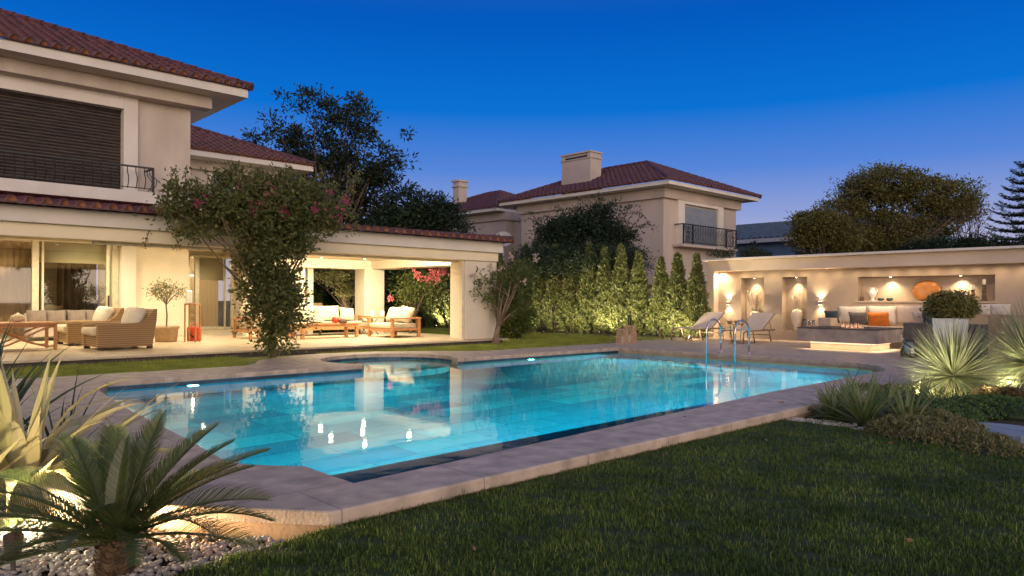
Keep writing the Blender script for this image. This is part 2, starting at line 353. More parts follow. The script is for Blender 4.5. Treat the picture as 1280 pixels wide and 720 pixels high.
def limbs(base, C, n, r0, seed, z_split=.35, lean=(0, 0)):
    rng = random.Random(seed); mb = MB(); cen = Vector(np.mean(C, 0)); base = Vector(base)
    fork = base.lerp(Vector((cen.x + lean[0], cen.y + lean[1], cen.z)), z_split); fork.z = base.z + (cen.z - base.z) * z_split * 1.2
    mid = base.lerp(fork, .5) + Vector((rng.uniform(-.1, .1), rng.uniform(-.1, .1), 0)) * r0 * 6
    mb.tube([base - Vector((0, 0, .1)), base + Vector((0, 0, .15)), mid, fork], [r0 * 1.35, r0 * 1.1, r0 * .9, r0 * .75], 10)
    for k in range(n):
        t = Vector(C[rng.randrange(len(C))]); m1 = fork.lerp(t, .45) + Vector((rng.uniform(-1, 1), rng.uniform(-1, 1), rng.uniform(0, 1))) * (t - fork).length * .12
        mb.tube([fork - Vector((0, 0, .1)), m1, t], [r0 * .5, r0 * .25, r0 * .06], 6)
        for q in range(2):
            t2 = Vector(C[rng.randrange(len(C))])
            if (t2 - m1).length < (t - fork).length: mb.tube([m1, m1.lerp(t2, .5) + Vector((0, 0, .1)), t2], [r0 * .22, r0 * .13, r0 * .04], 5)
    return mb
def tree(name, label, cat, base, lobes, n_cl, per, cl_r, L, W, lm, r0, seed, group=None, shell=.55, bark='bark', nl=16, up=.2, flowers=None):
    t = thing(name, label, cat, base, 0, group)
    lob = [(x - base[0], y - base[1], z - base[2], a, b, c) for x, y, z, a, b, c in lobes]
    V, F, C = crown(lob, n_cl, per, cl_r, L, W, seed, shell, up)
    npmesh('crown', V, F, lm, t)
    limbs((0, 0, 0), C, nl, r0, seed).build('trunk', bark, t, smooth=True)
    if flowers:
        k, fm, fs = flowers; rng = np.random.default_rng(seed + 5); ci = C[rng.choice(len(C), k)]
        P = np.repeat(ci, 30, 0) + rng.normal(size=(k * 30, 3)) * cl_r * .5
        V, F = leafquads(P, rng.normal(size=P.shape), fs, fs * .9, rng); npmesh('blossoms', V, F, fm, t)
    return t

# strap leaves: curved tapered strips. specs: list of (base, dir, length, width, droop)
def strap(mb, base, az, el, L, w, droop, seg=6, fold=.25, tip=0.02, wprof=None, twist=0.0):
    p = Vector(base); e = el; step = L / seg; rows = []
    for i in range(seg + 1):
        t = i / seg
        d = Vector((math.cos(az) * math.cos(e), math.sin(az) * math.cos(e), math.sin(e)))
        side = Vector((-math.sin(az), math.cos(az), 0)); nrm = d.cross(side)
        if twist: side = (side * math.cos(twist * t) + nrm * math.sin(twist * t))
        ww = w * (wprof(t) if wprof else (1 - t ** 2.2) * (.65 + .5 * math.sin(PI * min(t * 1.4, 1)))) / 2 + tip * w * .2
        rows.append((p + side * ww, p - nrm * (-fold) * ww * -1, p - side * ww))
        p = p + d * step; e -= droop / seg * (0.4 + 1.2 * t)
    v = [q for r in rows for q in r]; f = []
    for i in range(seg):
        a = i * 3; f += [(a, a + 1, a + 4, a + 3), (a + 1, a + 2, a + 5, a + 4)]
    mb.add(v, f)

# cushions: plump pillow, corners pulled
def cushion_mesh(w, h, d, n=10, puff=1.0, corner=.25):
    V = []; F = []
    for side in (1, -1):
        b = len(V)
        for i in range(n + 1):
            for j in range(n + 1):
                u = -1 + 2 * i / n; v = -1 + 2 * j / n
                th = ((1 - u ** 4) * (1 - v ** 4)) ** (.45 * puff)
                sh = 1 - .07 * (1 - abs(u * v)) * max(abs(u), abs(v)) ** 3
                V.append((u * w / 2 * sh, side * d / 2 * th, v * h / 2 * sh))
        for i in range(n):
            for j in range(n):
                q = (b + i * (n + 1) + j, b + (i + 1) * (n + 1) + j, b + (i + 1) * (n + 1) + j + 1, b + i * (n + 1) + j + 1)
                F.append(q if side < 0 else tuple(reversed(q)))
    me = bpy.data.meshes.new('cushion'); me.from_pydata(V, [], F); bm = bmesh.new(); bm.from_mesh(me)
    bmesh.ops.remove_doubles(bm, verts=bm.verts, dist=1e-4); bm.to_mesh(me); bm.free(); return me
def cushion(name, m, loc, w, h, d, rz=0, tilt=0, roll=0, parent=None, puff=1.0):
    o = link(name, cushion_mesh(w, h, d, puff=puff), m, parent, smooth=True); o.location = loc
    o.rotation_euler = (tilt, roll, rz); return o

# ================================================================== SETTING
WZ = -0.13                       # water level
LAWN = -0.10; BED = -0.17
pool = [(2.70, 4.40), (6, 4.62), (9.5, 4.85), (14.35, 4.95), (15.2, 5.35), (15.62, 5.95), (15.66, 12.2), (10.25, 12.24)]
for k in range(13):              # round bay of the spa
    a = R(-34 + k * 240 / 12); pool.append((8.95 + 1.46 * math.cos(a), 13.15 + 1.46 * math.sin(a)))
pool += [(7.78, 12.34), (7.68, 12.24), (3.2, 12.27), (2.85, 11.3), (2.62, 9.4), (2.45, 6.9), (2.33, 5.62), (2.42, 5.42), (2.70, 5.08)]
outer = [(2.23, 3.88), (15.9, 3.92), (15.9, 13.62), (12.0, 13.6), (11.0, 14.4), (9.9, 15.15), (8.6, 15.4), (7.4, 15.1), (6.6, 14.5), (6.25, 13.85), (5.9, 13.5), (1.2, 13.6), (.95, 9), (.9, 6.5), (1.22, 5.28), (1.52, 4.74), (1.79, 4.42)]
def ring_mesh(outer, inner, z0, z1, name, m, lip=0.0):
    """a slab between two outlines, with its side faces"""
    from mathutils.geometry import tessellate_polygon
    bm = bmesh.new()
    vo = [bm.verts.new((x, y, z1)) for x, y in outer]; vi = [bm.verts.new((x, y, z1)) for x, y in inner]
    eo = [bm.edges.new((vo[i], vo[(i + 1) % len(vo)])) for i in range(len(vo))]
    ei = [bm.edges.new((vi[i], vi[(i + 1) % len(vi)])) for i in range(len(vi))]
    bmesh.ops.triangle_fill(bm, use_beauty=True, use_dissolve=False, edges=eo + ei)
    for f in bm.faces:
        if f.normal.z < 0: f.normal_flip()
    bo = [bm.verts.new((x, y, z0)) for x, y in outer]; bi = [bm.verts.new((x, y, z0)) for x, y in inner]
    for a, b in ((vo, bo), (vi, bi)):
        for i in range(len(a)):
            j = (i + 1) % len(a); bm.faces.new((a[i], b[i], b[j], a[j]))
    bmesh.ops.recalc_face_normals(bm, faces=bm.faces)
    me = bpy.data.meshes.new(name); bm.to_mesh(me); bm.free(); return link(name, me, m)
# ground sheet with an opening for the basin, far out to the horizon
hole = [(1.26, 5.3), (1.82, 4.46), (2.25, 3.9), (15.88, 3.94), (15.88, 13.6), (10.6, 13.6), (10.5, 14.75), (7.35, 14.75), (7.2, 13.58), (1.25, 13.58), (.98, 9)]
struct(ring_mesh([(-300, -200), (500, -200), (500, 500), (-300, 500)], hole, -1.2, -.22, 'ground', 'soil'))
cp = ring_mesh(outer, pool, -.085, 0, 'pool_coping', 'coping_stone'); struct(cp)
bv = cp.modifiers.new('b', 'BEVEL'); bv.width = .018; bv.segments = 3; bv.limit_method = 'ANGLE'; bv.angle_limit = R(50)
inset = [(2.27, 3.91), (15.87, 3.95), (15.87, 13.58), (12.0, 13.55), (11.0, 14.35), (9.9, 15.1), (8.6, 15.35), (7.4, 15.05), (6.62, 14.47), (6.27, 13.84), (5.92, 13.46), (1.22, 13.55), (.98, 9), (.93, 6.5), (1.245, 5.29), (1.54, 4.76), (1.81, 4.44)]
mat('coping_face', (.54, .38, .24), .75, (.44, .30, .19), 2.5, 6, .12, 30)
struct(ring_mesh(inset, [(x * .998 + .02, y) for x, y in pool], -.6, -.087, 'coping_base', 'coping_face'))
# basin
b = MB(); n = len(pool); v = [(x, y, -.08) for x, y in pool] + [(x, y, -1.45) for x, y in pool]
b.add(v, [(i, i + n, (i + 1) % n + n, (i + 1) % n) for i in range(n)]); struct(b.build('pool_wall', 'pool_wall_tile'))
b = MB(); cpx = sum(x for x, y in pool) / n; cpy = sum(y for x, y in pool) / n
v = [(x + (cpx - x) * .0006, y + (cpy - y) * .0012, z) for z in (-.088, -.27) for x, y in pool]; b.add(v, [(i, i + n, (i + 1) % n + n, (i + 1) % n) for i in range(n)]); struct(b.build('waterline_tiles', 'waterline'))
b = MB(); b.add([(x, y, -1.45) for x, y in pool], [tuple(range(n))]); struct(b.build('pool_floor', 'pool_tile'))
b = MB(); b.box(2.72, 9.4, 4.3, 5.62, -1.44, -.62); struct(b.build('pool_ledge', 'ledge_tile'))
b = MB(); b.lathe([(1.05, -1.44), (1.05, -.42)], 40, (8.95, 13.0, 0), 1.2, 1); struct(b.build('spa_seat', 'spa_tile'))
b = MB(); b.add([(x, y, WZ) for x, y in pool], [tuple(range(n))]); struct(b.build('water', 'water'))
# lawns, bed, decks
bank = [G(225, 720, LAWN), G(300, 693, LAWN), G(360, 676, LAWN), G(416, 660, LAWN)]
def path_pts(px, z): return [G(x, y, z)[:2] for x, y in px]
edge_left = [(100, 800), (150, 752), (225, 716), (300, 692), (352, 680), (400, 664)]
edge_right = [(945, 521), (1000, 527), (1060, 534), (1110, 545), (1180, 556), (1240, 564), (1290, 570), (1420, 580)]
el = path_pts(edge_left, LAWN); er = path_pts(edge_right, LAWN)
b = MB(); lawn_poly = [(1.2, -2), (1.25, 1.5)] + el + [(2.3, 3.90), (er[0][0], 3.90)] + er + [(14, -2)]
b.add([(x, y, LAWN) for x, y in lawn_poly], [tuple(range(len(lawn_poly)))]); struct(b.build('lawn', 'lawn_base'))
b = MB(); b.box(1.2, 7.3, 13.4, 15.81, -.3, -.03); b.box(7.3, 10.6, 14.76, 15.81, -.3, -.034); b.box(10.6, 12.0, 13.45, 15.81, -.3, -.034); b.box(12, 20.6, 13.55, 15.81, -.3, -.030)
b.box(15.0, 22.4, 15.81, 32, -.3, -.034); b.box(20.6, 22.4, 14.3, 15.81, -.3, -.038); b.box(9.5, 15.0, 22.4, 32, -.3, -.038); struct(b.build('back_lawn', 'lawn_far_lit'))
b = MB(); b.box(15.9, 24, 3.0, 13.62, -.3, -.004); b.box(17.6, 24, 13.62, 14.3, -.3, -.004); struct(b.build('deck', 'deck_stone'))
bpy.data.materials['deck_stone'].node_tree.nodes['Separate XYZ']
b = MB(); b.box(-8, 15.0, 15.8, 22.4, .075, .12); b.box(-8, 12.2, 22.4, 27.4, .075, .12); struct(b.build('patio', 'patio_stone', bevel=.008))
b = MB(); b.box(-8, 14.85, 15.93, 22.3, -.3, .075); b.box(-8, 12.1, 22.3, 27.4, -.3, .075); struct(b.build('patio_shade_base', 'concrete_dark'))  # dark base colour stands in for shade below the slab lip
b = MB(); b.prism([(x, y) for x, y in [(-2, -1), (1.2, -1), (1.25, 1.5)] + el + [(2.2, 3.9), (1.79, 4.44), (1.22, 5.28), (.9, 7), (.9, 16), (-6, 16), (-6, -1)]], -.4, BED - .02); struct(b.build('garden_bed', 'soil'))
b = MB(); b.prism([er[0], (er[0][0], 3.9), (17.5, 3.9), (17.5, 3.0), (24, 3.0), (24, -3), (14, -3)] + list(reversed(er[1:])), -.4, -.13); struct(b.build('planting_bed', 'soil'))

# grass blades
def in_poly(P, poly):
    x, y = P[:, 0], P[:, 1]; c = np.zeros(len(P), bool); j = len(poly) - 1
    for i in range(len(poly)):
        xi, yi = poly[i]; xj, yj = poly[j]
        c ^= ((yi > y) != (yj > y)) & (x < (xj - xi) * (y - yi) / (yj - yi + 1e-12) + xi); j = i
    return c
def grass(name, P, z, h, w, m, rng, lean=.45):
    n = len(P); az = rng.uniform(0, 2 * PI, n); ln = rng.uniform(.05, 1, n) * lean; hh = h * rng.uniform(.5, 1.35, n)
    tall = rng.random(n) < .03; hh = np.where(tall, hh * 1.9, hh)
    ww = w * rng.uniform(.7, 1.3, n); az2 = az + rng.uniform(-1.2, 1.2, n)
    d = np.stack([np.cos(az), np.sin(az)], 1); s = np.stack([-np.sin(az2), np.cos(az2)], 1)
    B = np.column_stack([P, np.full(n, z)])
    a = B.copy(); a[:, :2] -= s * ww[:, None] / 2; c = B.copy(); c[:, :2] += s * ww[:, None] / 2
    m1 = B.copy(); m1[:, :2] += d * (hh * ln * .35)[:, None]; m1[:, 2] += hh * .6
    ma = m1.copy(); ma[:, :2] -= s * ww[:, None] * .38; mc = m1.copy(); mc[:, :2] += s * ww[:, None] * .38
    t = B.copy(); t[:, :2] += d * (hh * ln)[:, None]; t[:, 2] += hh * (1 - ln * .3)
    V = np.stack([a, c, mc, ma, t], 1).reshape(-1, 3); k = np.arange(n)[:, None] * 5
    F = np.concatenate([k + np.array([[0, 1, 2]]), k + np.array([[0, 2, 3]]), k + np.array([[3, 2, 4]])])
    return npmesh(name, V, F, m)
def scatter(poly, n, rng, dens=None):
    lo = np.min(poly, 0); hi = np.max(poly, 0); P = rng.uniform(lo, hi, (n, 2)); P = P[in_poly(P, poly)]
    return P
rng = np.random.default_rng(3)
NG = 520000
D = 2.9 + 9.5 * rng.random(NG) ** 1.15; L = rng.uniform(-.78, .78, NG) * D
P = np.column_stack([CA * D + SA * L, SA * D - CA * L]); P = P[in_poly(P, lawn_poly)]
# tufts: keep fewer blades in thin patches
tuft = np.sin(P[:, 0] * 9.1 + 2 * np.sin(P[:, 1] * 5.3)) * np.sin(P[:, 1] * 8.3 + 1.7 * np.sin(P[:, 0] * 4.1)) + .6 * np.sin(P[:, 0] * 23 + P[:, 1] * 17)
P = P[rng.random(len(P)) < .55 + .38 * tuft]
tag(grass('grass', P, LAWN, .032, .0050, 'grass', rng, .8), 'dark mown lawn grass in front of the pool', 'grass', kind='stuff')
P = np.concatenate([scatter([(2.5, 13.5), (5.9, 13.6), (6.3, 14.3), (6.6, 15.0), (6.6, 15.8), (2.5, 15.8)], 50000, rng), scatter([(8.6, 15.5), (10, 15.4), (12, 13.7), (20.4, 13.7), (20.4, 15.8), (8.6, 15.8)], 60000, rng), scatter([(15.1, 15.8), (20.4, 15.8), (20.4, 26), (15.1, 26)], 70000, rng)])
tag(grass('grass', P, -.04, .05, .010, 'grass_far_lit', rng), 'green grass strip coloured as lamp-lit between pool and terrace', 'grass', kind='stuff')

# a few fallen leaves and petals
rl_ = np.random.default_rng(31); P = scatter([(2.4, 3.4), (9.5, 3.4), (9.0, .5), (3.0, 1.0)], 16, rl_); P3 = np.column_stack([P, np.full(len(P), LAWN + .035)])
P = scatter([(1.6, 5.0), (2.2, 5.0), (2.5, 12), (1.2, 12)], 10, rl_); P3 = np.concatenate([P3, np.column_stack([P, np.full(len(P), .006)])])
P = scatter([(3.2, 3.98), (12, 4.0), (12, 4.6), (3.2, 4.3)], 9, rl_); P3 = np.concatenate([P3, np.column_stack([P, np.full(len(P), .006)])])
A = rl_.normal(size=P3.shape); A[:, 2] = .05; V, F = leafquads(P3, A, .045, .028, rl_); leafmat('leaf_fallen', [(.26, .12, .05), (.22, .16, .06), (.28, .10, .08)], .1); tag(npmesh('fallen_leaves', V, F, 'leaf_fallen'), 'few dry leaves and petals fallen on lawn and coping', 'leaves', kind='stuff')

# ================================================================== ROOFS
def tile_plane(O, u, v, W, S, kl, kr, name, m, parent, tw=.27, course=.38, amp=.085):
    """barrel-tiled roof plane: O eave corner, u along the eave, v up the slope; kl, kr how fast the hips close in"""
    O = np.array(O, float); u = np.array(u, float); v = np.array(v, float); n = np.cross(u, v); n /= np.linalg.norm(n)
    if n[2] < 0: n = -n
    nu = int(W / tw) * 12 + 1; us = np.linspace(0, int(W / tw) * tw, nu); us = us * W / us[-1]; tw = W / int(W / tw); rows = [(0, -.03), (0, .0)]
    k = 0
    while k * course < S:
        rows += [(k * course + .001, .05), (min((k + 1) * course, S), .0)]; k += 1
    smax = np.full(nu, S)
    if kl: smax = np.minimum(smax, us / kl)
    if kr: smax = np.minimum(smax, (W - us) / kr)
    ph = ((us / tw) % 1) - .5; prof = np.where(np.abs(ph) < .31, amp * .85 * np.sqrt(np.clip(1 - (ph / .31) ** 2, 0, 1)), -.25 * amp * np.cos((np.abs(ph) - .31) / .19 * PI / 2 - PI / 2) * 0 + .0)
    rj = np.random.default_rng(int(W * 100)).uniform(-.006, .006, (len(rows), nu))
    V = []
    for j, (s, dz) in enumerate(rows):
        ss = np.minimum(s, smax); h = (prof if j else prof * 0 - .0) + dz + rj[j]
        V.append(O + us[:, None] * u + ss[:, None] * v + (h)[:, None] * n)
    V = np.concatenate(V); nr = len(rows); i, j = np.meshgrid(np.arange(nu - 1), np.arange(nr - 1)); a = (j * nu + i).ravel()
    F = np.stack([a, a + 1, a + nu + 1, a + nu], 1); nf = len(F); EV = []; EF = []; b0 = len(V)
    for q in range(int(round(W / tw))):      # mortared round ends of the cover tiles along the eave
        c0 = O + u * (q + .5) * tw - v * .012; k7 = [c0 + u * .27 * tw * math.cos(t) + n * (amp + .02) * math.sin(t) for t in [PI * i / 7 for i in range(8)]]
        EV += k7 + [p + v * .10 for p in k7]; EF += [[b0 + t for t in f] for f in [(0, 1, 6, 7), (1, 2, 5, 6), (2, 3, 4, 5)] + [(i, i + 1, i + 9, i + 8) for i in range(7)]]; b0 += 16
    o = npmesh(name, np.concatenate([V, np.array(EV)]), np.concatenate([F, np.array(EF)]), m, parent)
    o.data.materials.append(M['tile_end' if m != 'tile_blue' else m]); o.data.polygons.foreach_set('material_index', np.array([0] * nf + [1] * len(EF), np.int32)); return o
def hip_roof(x0, x1, y0, y1, z, tan, parent, m='tile_red', sides='SWNE', ridge=True, tw=.27):
    hw = min(x1 - x0, y1 - y0) / 2; c = 1 / math.sqrt(1 + tan * tan); S = hw / c; k = c
    X = (1, 0, 0); Yv = (0, 1, 0)
    if 'S' in sides: tile_plane((x0, y0, z), X, (0, c, tan * c), x1 - x0, S, k, k, 'roof', m, parent, tw)
    if 'N' in sides: tile_plane((x0, y1, z), X, (0, -c, tan * c), x1 - x0, S, k, k, 'roof', m, parent, tw)
    if 'W' in sides: tile_plane((x0, y0, z), Yv, (c, 0, tan * c), y1 - y0, S, k, k, 'roof', m, parent, tw)
    if 'E' in sides: tile_plane((x1, y0, z), Yv, (-c, 0, tan * c), y1 - y0, S, k, k, 'roof', m, parent, tw)
    # ridge and hip caps as overlapping half-round tiles
    b = MB(); zt = z + hw * tan
    if x1 - x0 > y1 - y0: A = (x0 + hw, (y0 + y1) / 2, zt); B = (x1 - hw, (y0 + y1) / 2, zt)
    else: A = ((x0 + x1) / 2, y0 + hw, zt); B = ((x0 + x1) / 2, y1 - hw, zt)
    far = B
    lines = [((x0, y0, z), A), ((x1, y1, z), B), (A, B)]
    lines += [((x1, y0, z), B), ((x0, y1, z), A)] if x1 - x0 > y1 - y0 else [((x1, y0, z), A), ((x0, y1, z), B)]
    for p, q in lines:
        p = Vector(p) + Vector((0, 0, .05)); q = Vector(q) + Vector((0, 0, .05)); nn = max(1, int((q - p).length / .38))
        for i in range(nn):
            a = p.lerp(q, i / nn); e = p.lerp(q, (i + 1.12) / nn); b.tube([a, e], [.115, .088], 8)
    b.build('ridge_tiles', m, parent)

# ================================================================== HOUSE WITH COVERED TERRACE
house = thing('house', 'large cream house on the left with tiled roofs and a lit covered terrace', 'house', (0, 0, 0))
def hp(name, m, f, **k):
    b = MB(); f(b); return b.build(name, m, house, **k)
hp('wall', 'stucco', lambda b: (b.box(6.86, 8.4, 23.4, 27.4, .12, 3.0), b.box(8.4, 9.72, 27.2, 27.4, .12, 3.0), b.box(11.42, 12.0, 27.2, 27.4, .12, 3.0), b.box(9.72, 11.42, 27.2, 27.4, 2.86, 3.0),
    b.box(9.6, 10.95, 21.9, 22.15, .12, 3.0), b.box(11.8, 12.0, 22.15, 27.2, .12, 3.0)))
hp('pilaster', 'white_trim', lambda b: b.box(6.46, 6.86, 23.3, 23.9, .12, 3.0), bevel=.01)
hp('post', 'stucco', lambda b: b.box(13.5, 14.72, 16.05, 16.75, .12, 2.41), bevel=.02)
hp('post', 'stucco', lambda b: b.box(13.62, 14.42, 21.55, 22.2, .12, 2.41), bevel=.02)
hp('post', 'stucco', lambda b: b.box(10.95, 11.5, 21.75, 22.2, .12, 2.41), bevel=.02)
hp('beam', 'white_trim', lambda b: (b.box(-8, 14.80, 15.86, 16.35, 2.67, 2.985),), bevel=.012)
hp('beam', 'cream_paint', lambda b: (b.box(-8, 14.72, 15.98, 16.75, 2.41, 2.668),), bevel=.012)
hp('beam', 'stucco', lambda b: (b.box(10.1, 14.42, 21.6, 22.2, 2.30, 2.985), b.box(13.9, 14.72, 16.752, 21.598, 2.32, 2.985)), bevel=.012)
hp('roller_track', 'door_frame', lambda b: (b.box(13.42, 13.497, 16.1, 16.2, .12, 2.41), b.box(4, 13.4, 16.30, 16.42, 2.35, 2.408)))
hp('ceiling', 'ceiling_paint', lambda b: (b.box(-8, 9.98, 16.76, 27.3, 3.0, 3.08), b.box(10, 13.88, 16.76, 21.59, 2.6, 2.98), b.box(9.98, 12, 21.9, 27.3, 3.0, 3.08), b.box(9.98, 10, 16.76, 21.6, 2.6, 3.0)))
# lower roof
c10 = math.cos(R(5.5)); s10 = math.sin(R(5.5))
tile_plane((-8, 15.55, 3.0), (1, 0, 0), (0, c10, s10), 22.95, 4.35, 0, c10, 'roof', 'tile_red', house, .27)
tile_plane((14.95, 15.55, 3.0), (0, 1, 0), (-c10, 0, s10), 7.0, 3.55, c10, c10, 'roof', 'tile_red', house, .27)
b = MB()
for i in range(11):
    p = Vector((14.95, 15.55, 3.06)).lerp(Vector((10.6, 19.9, 3.06 + 4.35 * s10 / c10)), i / 11); q = Vector((14.95, 15.55, 3.06)).lerp(Vector((10.6, 19.9, 3.06 + 4.35 * s10 / c10)), (i + 1.12) / 11); b.tube([p, q], [.11, .085], 8)
b.build('ridge_tiles', 'tile_red', house)
hp('roof_slab', 'stucco', lambda b: (b.box(-8, 12, 19.9, 28.6, 3.1, 3.25), b.box(10, 14.6, 19.9, 22.3, 3.0, 3.2)))
# upper floor
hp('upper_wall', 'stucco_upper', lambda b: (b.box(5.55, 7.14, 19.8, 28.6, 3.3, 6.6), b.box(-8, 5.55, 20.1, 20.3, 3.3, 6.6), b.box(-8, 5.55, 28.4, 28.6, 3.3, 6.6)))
xs = AY(152, 138, 19.8)[0]; xr = AY(170, 130, 19.8)[0]
zt = AY(152, 138.3, 19.9)[2]; zb = AY(150, 241, 19.8)[2] + .05
print('house shutter', xs, xr, zt, zb)
hp('window_surround', 'white_trim', lambda b: (b.box(xs, xr, 19.68, 20.1, zb - .1, zt + .42), b.box(-8, xs, 19.68, 20.1, zt, zt + .42)), bevel=.01)
hp('cornice', 'stucco_upper', lambda b: b.box(-8, 7.55, 19.38, 19.8, 6.28, 6.598), bevel=.01)
hp('soffit', 'ceiling_paint', lambda b: (b.box(-8, 8.2, 18.88, 28.9, 6.6, 6.66),))
hp('fascia', 'white_trim', lambda b: (b.box(-8, 8.26, 18.80, 18.879, 6.60, 6.82), b.box(8.2, 8.26, 18.88, 29, 6.60, 6.82)))
hip_roof(-9, 8.34, 18.72, 29.4, 6.84, .42, house, sides='SE')
sh = MB()
z = zb
while z < zt - .02:
    sh.add([(-8, 19.95, z), (xs, 19.95, z), (xs, 19.925, z + .03), (-8, 19.925, z + .03), (xs, 19.93, z + .06), (-8, 19.93, z + .06), (xs, 19.96, z + .078), (-8, 19.96, z + .078)], [(0, 1, 2, 3), (3, 2, 4, 5), (5, 4, 6, 7)]); z += .078
sh.build('roller_shutter', 'shutter', house)
xe = AY(196, 240, 19.1)[0]
hp('balcony_slab', 'white_trim', lambda b: (b.box(-8, xe + .02, 18.95, 19.98, zb - .36, zb - .08)), bevel=.012)
rail = MB(); zr0 = zb - .08; zr1 = AY(100, 200, 19.1)[2]
print('rail', zr0, zr1, xe)
rail.beam((-8, 19.1, zr1), (xe - .1, 19.1, zr1), .05, .04); rail.beam((-8, 19.1, zr0 + .1), (xe - .1, 19.1, zr0 + .1), .03, .02)
rail.beam((xe - .1, 19.1, zr0), (xe - .1, 19.1, zr1), .05); rail.beam((xe - .1, 19.1, zr1), (xe - .1, 19.7, zr1), .05, .04)
railing = rail.build('balcony_railing', 'iron', house)
def baluster(x, y, z0, z1, parent, m='iron', out=(0, -1), r=.011):
    b = MB(); h = z1 - z0; pts = []
    for i in range(9):
        t = i / 8; o = .10 * math.sin(PI * min(1, t * 1.25)) - .03 * math.sin(PI * t) * (t > .5)
        pts.append((out[0] * o, out[1] * o, h * t))
    b.tube(pts, r, 5); o_ = b.build('baluster', m, parent); o_.location = (x, y, z0); return o_
pr_ = baluster(xe - .3, 19.1, zr0 + .08, zr1, railing)
for i in range(1, 42):
    c = pr_.copy(); COL.objects.link(c); c.parent = railing; c.location = (xe - .3 - i * .19, 19.1, zr0 + .08)
for i in range(3):
    b = baluster(xe - .1, 19.15 + i * .17, zr0 + .08, zr1, railing, out=(1, 0))
# annex roof behind
hip_roof(6, 15.05, 27.62, 36.6, 6.84, .42, house, sides='SE')
hp('annex_wall', 'stucco_upper', lambda b: b.box(6.2, 14.1, 28.7, 35.5, 3.3, 6.6))
hp('annex_soffit', 'ceiling_paint', lambda b: b.box(6.2, 14.95, 27.76, 36.4, 6.6, 6.66))
hp('annex_fascia', 'white_trim', lambda b: (b.box(6.2, 14.99, 27.7, 27.755, 6.6, 6.83), b.box(14.955, 15.0, 27.76, 36.4, 6.6, 6.83)))
hp('annex_cornice', 'stucco_upper', lambda b: b.box(6.2, 14.3, 28.5, 28.698, 6.25, 6.598))
wx0 = AY(262, 220, 28.7)[0]; wx1 = AY(289, 220, 28.7)[0]
w_ = MB(); w_.box(wx0, wx1, 28.66, 28.698, 4.7, 6.05); wn = w_.build('window', 'shutter_grey', house)
w_ = MB(); w_.box(wx0 - .1, wx1 + .1, 28.62, 28.657, 6.05, 6.15); w_.box(wx0 - .1, wx0, 28.62, 28.69, 4.7, 6.05); w_.box(wx1, wx1 + .1, 28.62, 28.69, 4.7, 6.05); w_.box((wx0 + wx1) / 2 - .03, (wx0 + wx1) / 2 + .03, 28.62, 28.657, 4.7, 6.05); w_.build('window_frame', 'white_trim', wn)
w_ = MB(); w_.box(AY(240, 230, 28.7)[0], AY(247, 230, 28.7)[0], 28.66, 28.698, 4.6, 5.6); w_.build('window', 'lens_dark', house)
# sliding glass front on the terrace (left)
m43 = AY(43.5, 400, 23.6)[0]
sl = MB()
for x0, x1 in ((m43 - .08, m43 + .08), (6.28, 6.45), (2.0, 2.12), (6.12, 6.2), (m43 + .15, m43 + .2)): sl.box(x0, x1, 23.52, 23.66, .12, 2.9)
sl.box(-8, 6.45, 23.50, 23.68, 2.84, 3.0); sl.box(-8, 6.45, 23.50, 23.68, .12, .17)
door = sl.build('sliding_door', 'door_frame', house, bevel=.006)
g = MB(); g.box(m43 + .2, 6.12, 23.585, 23.595, .17, 2.84); g.build('glass', 'window_glass', door)
g = MB(); g.box(-8, m43 - .08, 23.585, 23.595, .17, 2.84); g.build('glass', 'window_glass', door)
h_ = MB(); h_.box(6.15, 6.18, 23.44, 23.518, 1.0, 1.35); h_.build('handle', 'iron', door, bevel=.005)
# room behind the glass
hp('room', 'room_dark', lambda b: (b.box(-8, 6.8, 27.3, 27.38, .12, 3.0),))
hp('roman_shade', 'roman_shade', lambda b: [b.box(m43 + .12, 6.2, 23.76 - i * .012, 23.79 + i * .0, 2.27 + i * .14, 2.27 + i * .14 + .15) for i in range(5)])
cu = MB(); n_ = 90
vv = []; 
for i in range(n_ + 1):
    x = 2.2 + (m43 - 2.1) * i / n_; y = 23.9 + .05 * math.sin(i * 1.1) + .02 * math.sin(i * .37); vv += [(x, y, .15), (x, y, 2.84)]
cu.add(vv, [(2 * i, 2 * i + 2, 2 * i + 3, 2 * i + 1) for i in range(n_)]); cu.build('curtain', 'curtain', house, smooth=True)
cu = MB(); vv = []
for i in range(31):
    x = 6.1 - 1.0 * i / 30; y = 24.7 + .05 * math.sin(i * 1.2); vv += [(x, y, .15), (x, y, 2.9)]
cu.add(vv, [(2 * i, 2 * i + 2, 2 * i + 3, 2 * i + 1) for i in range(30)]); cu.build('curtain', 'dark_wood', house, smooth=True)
# recessed door
dr = MB()
for x0, x1 in ((9.72, 9.8), (9.98, 10.12), (11.05, 11.1), (11.3, 11.42)): dr.box(x0, x1, 27.12, 27.22, .12, 2.8)
dr.box(9.72, 11.42, 27.10, 27.24, 2.78, 2.86); dr.box(9.72, 11.42, 27.12, 27.22, .12, .2)
door2 = dr.build('glazed_door', 'door_frame', house, bevel=.006)
g = MB(); g.box(9.8, 11.3, 27.17, 27.18, .2, 2.78); g.build('glass', 'window_glass', door2)
g = MB(); g.box(10.12, 11.05, 27.24, 27.26, 1.95, 2.78); g.build('blind', 'roman_shade', door2)
hp('hall_wall', 'curtain', lambda b: b.box(9.0, 12.2, 30.6, 30.7, .1, 3.0))
hp('hall_ceiling', 'ceiling_paint', lambda b: (b.box(9.0, 12.2, 27.41, 30.7, 3.0, 3.08), b.box(9.0, 12.2, 27.41, 30.6, .06, .12)))
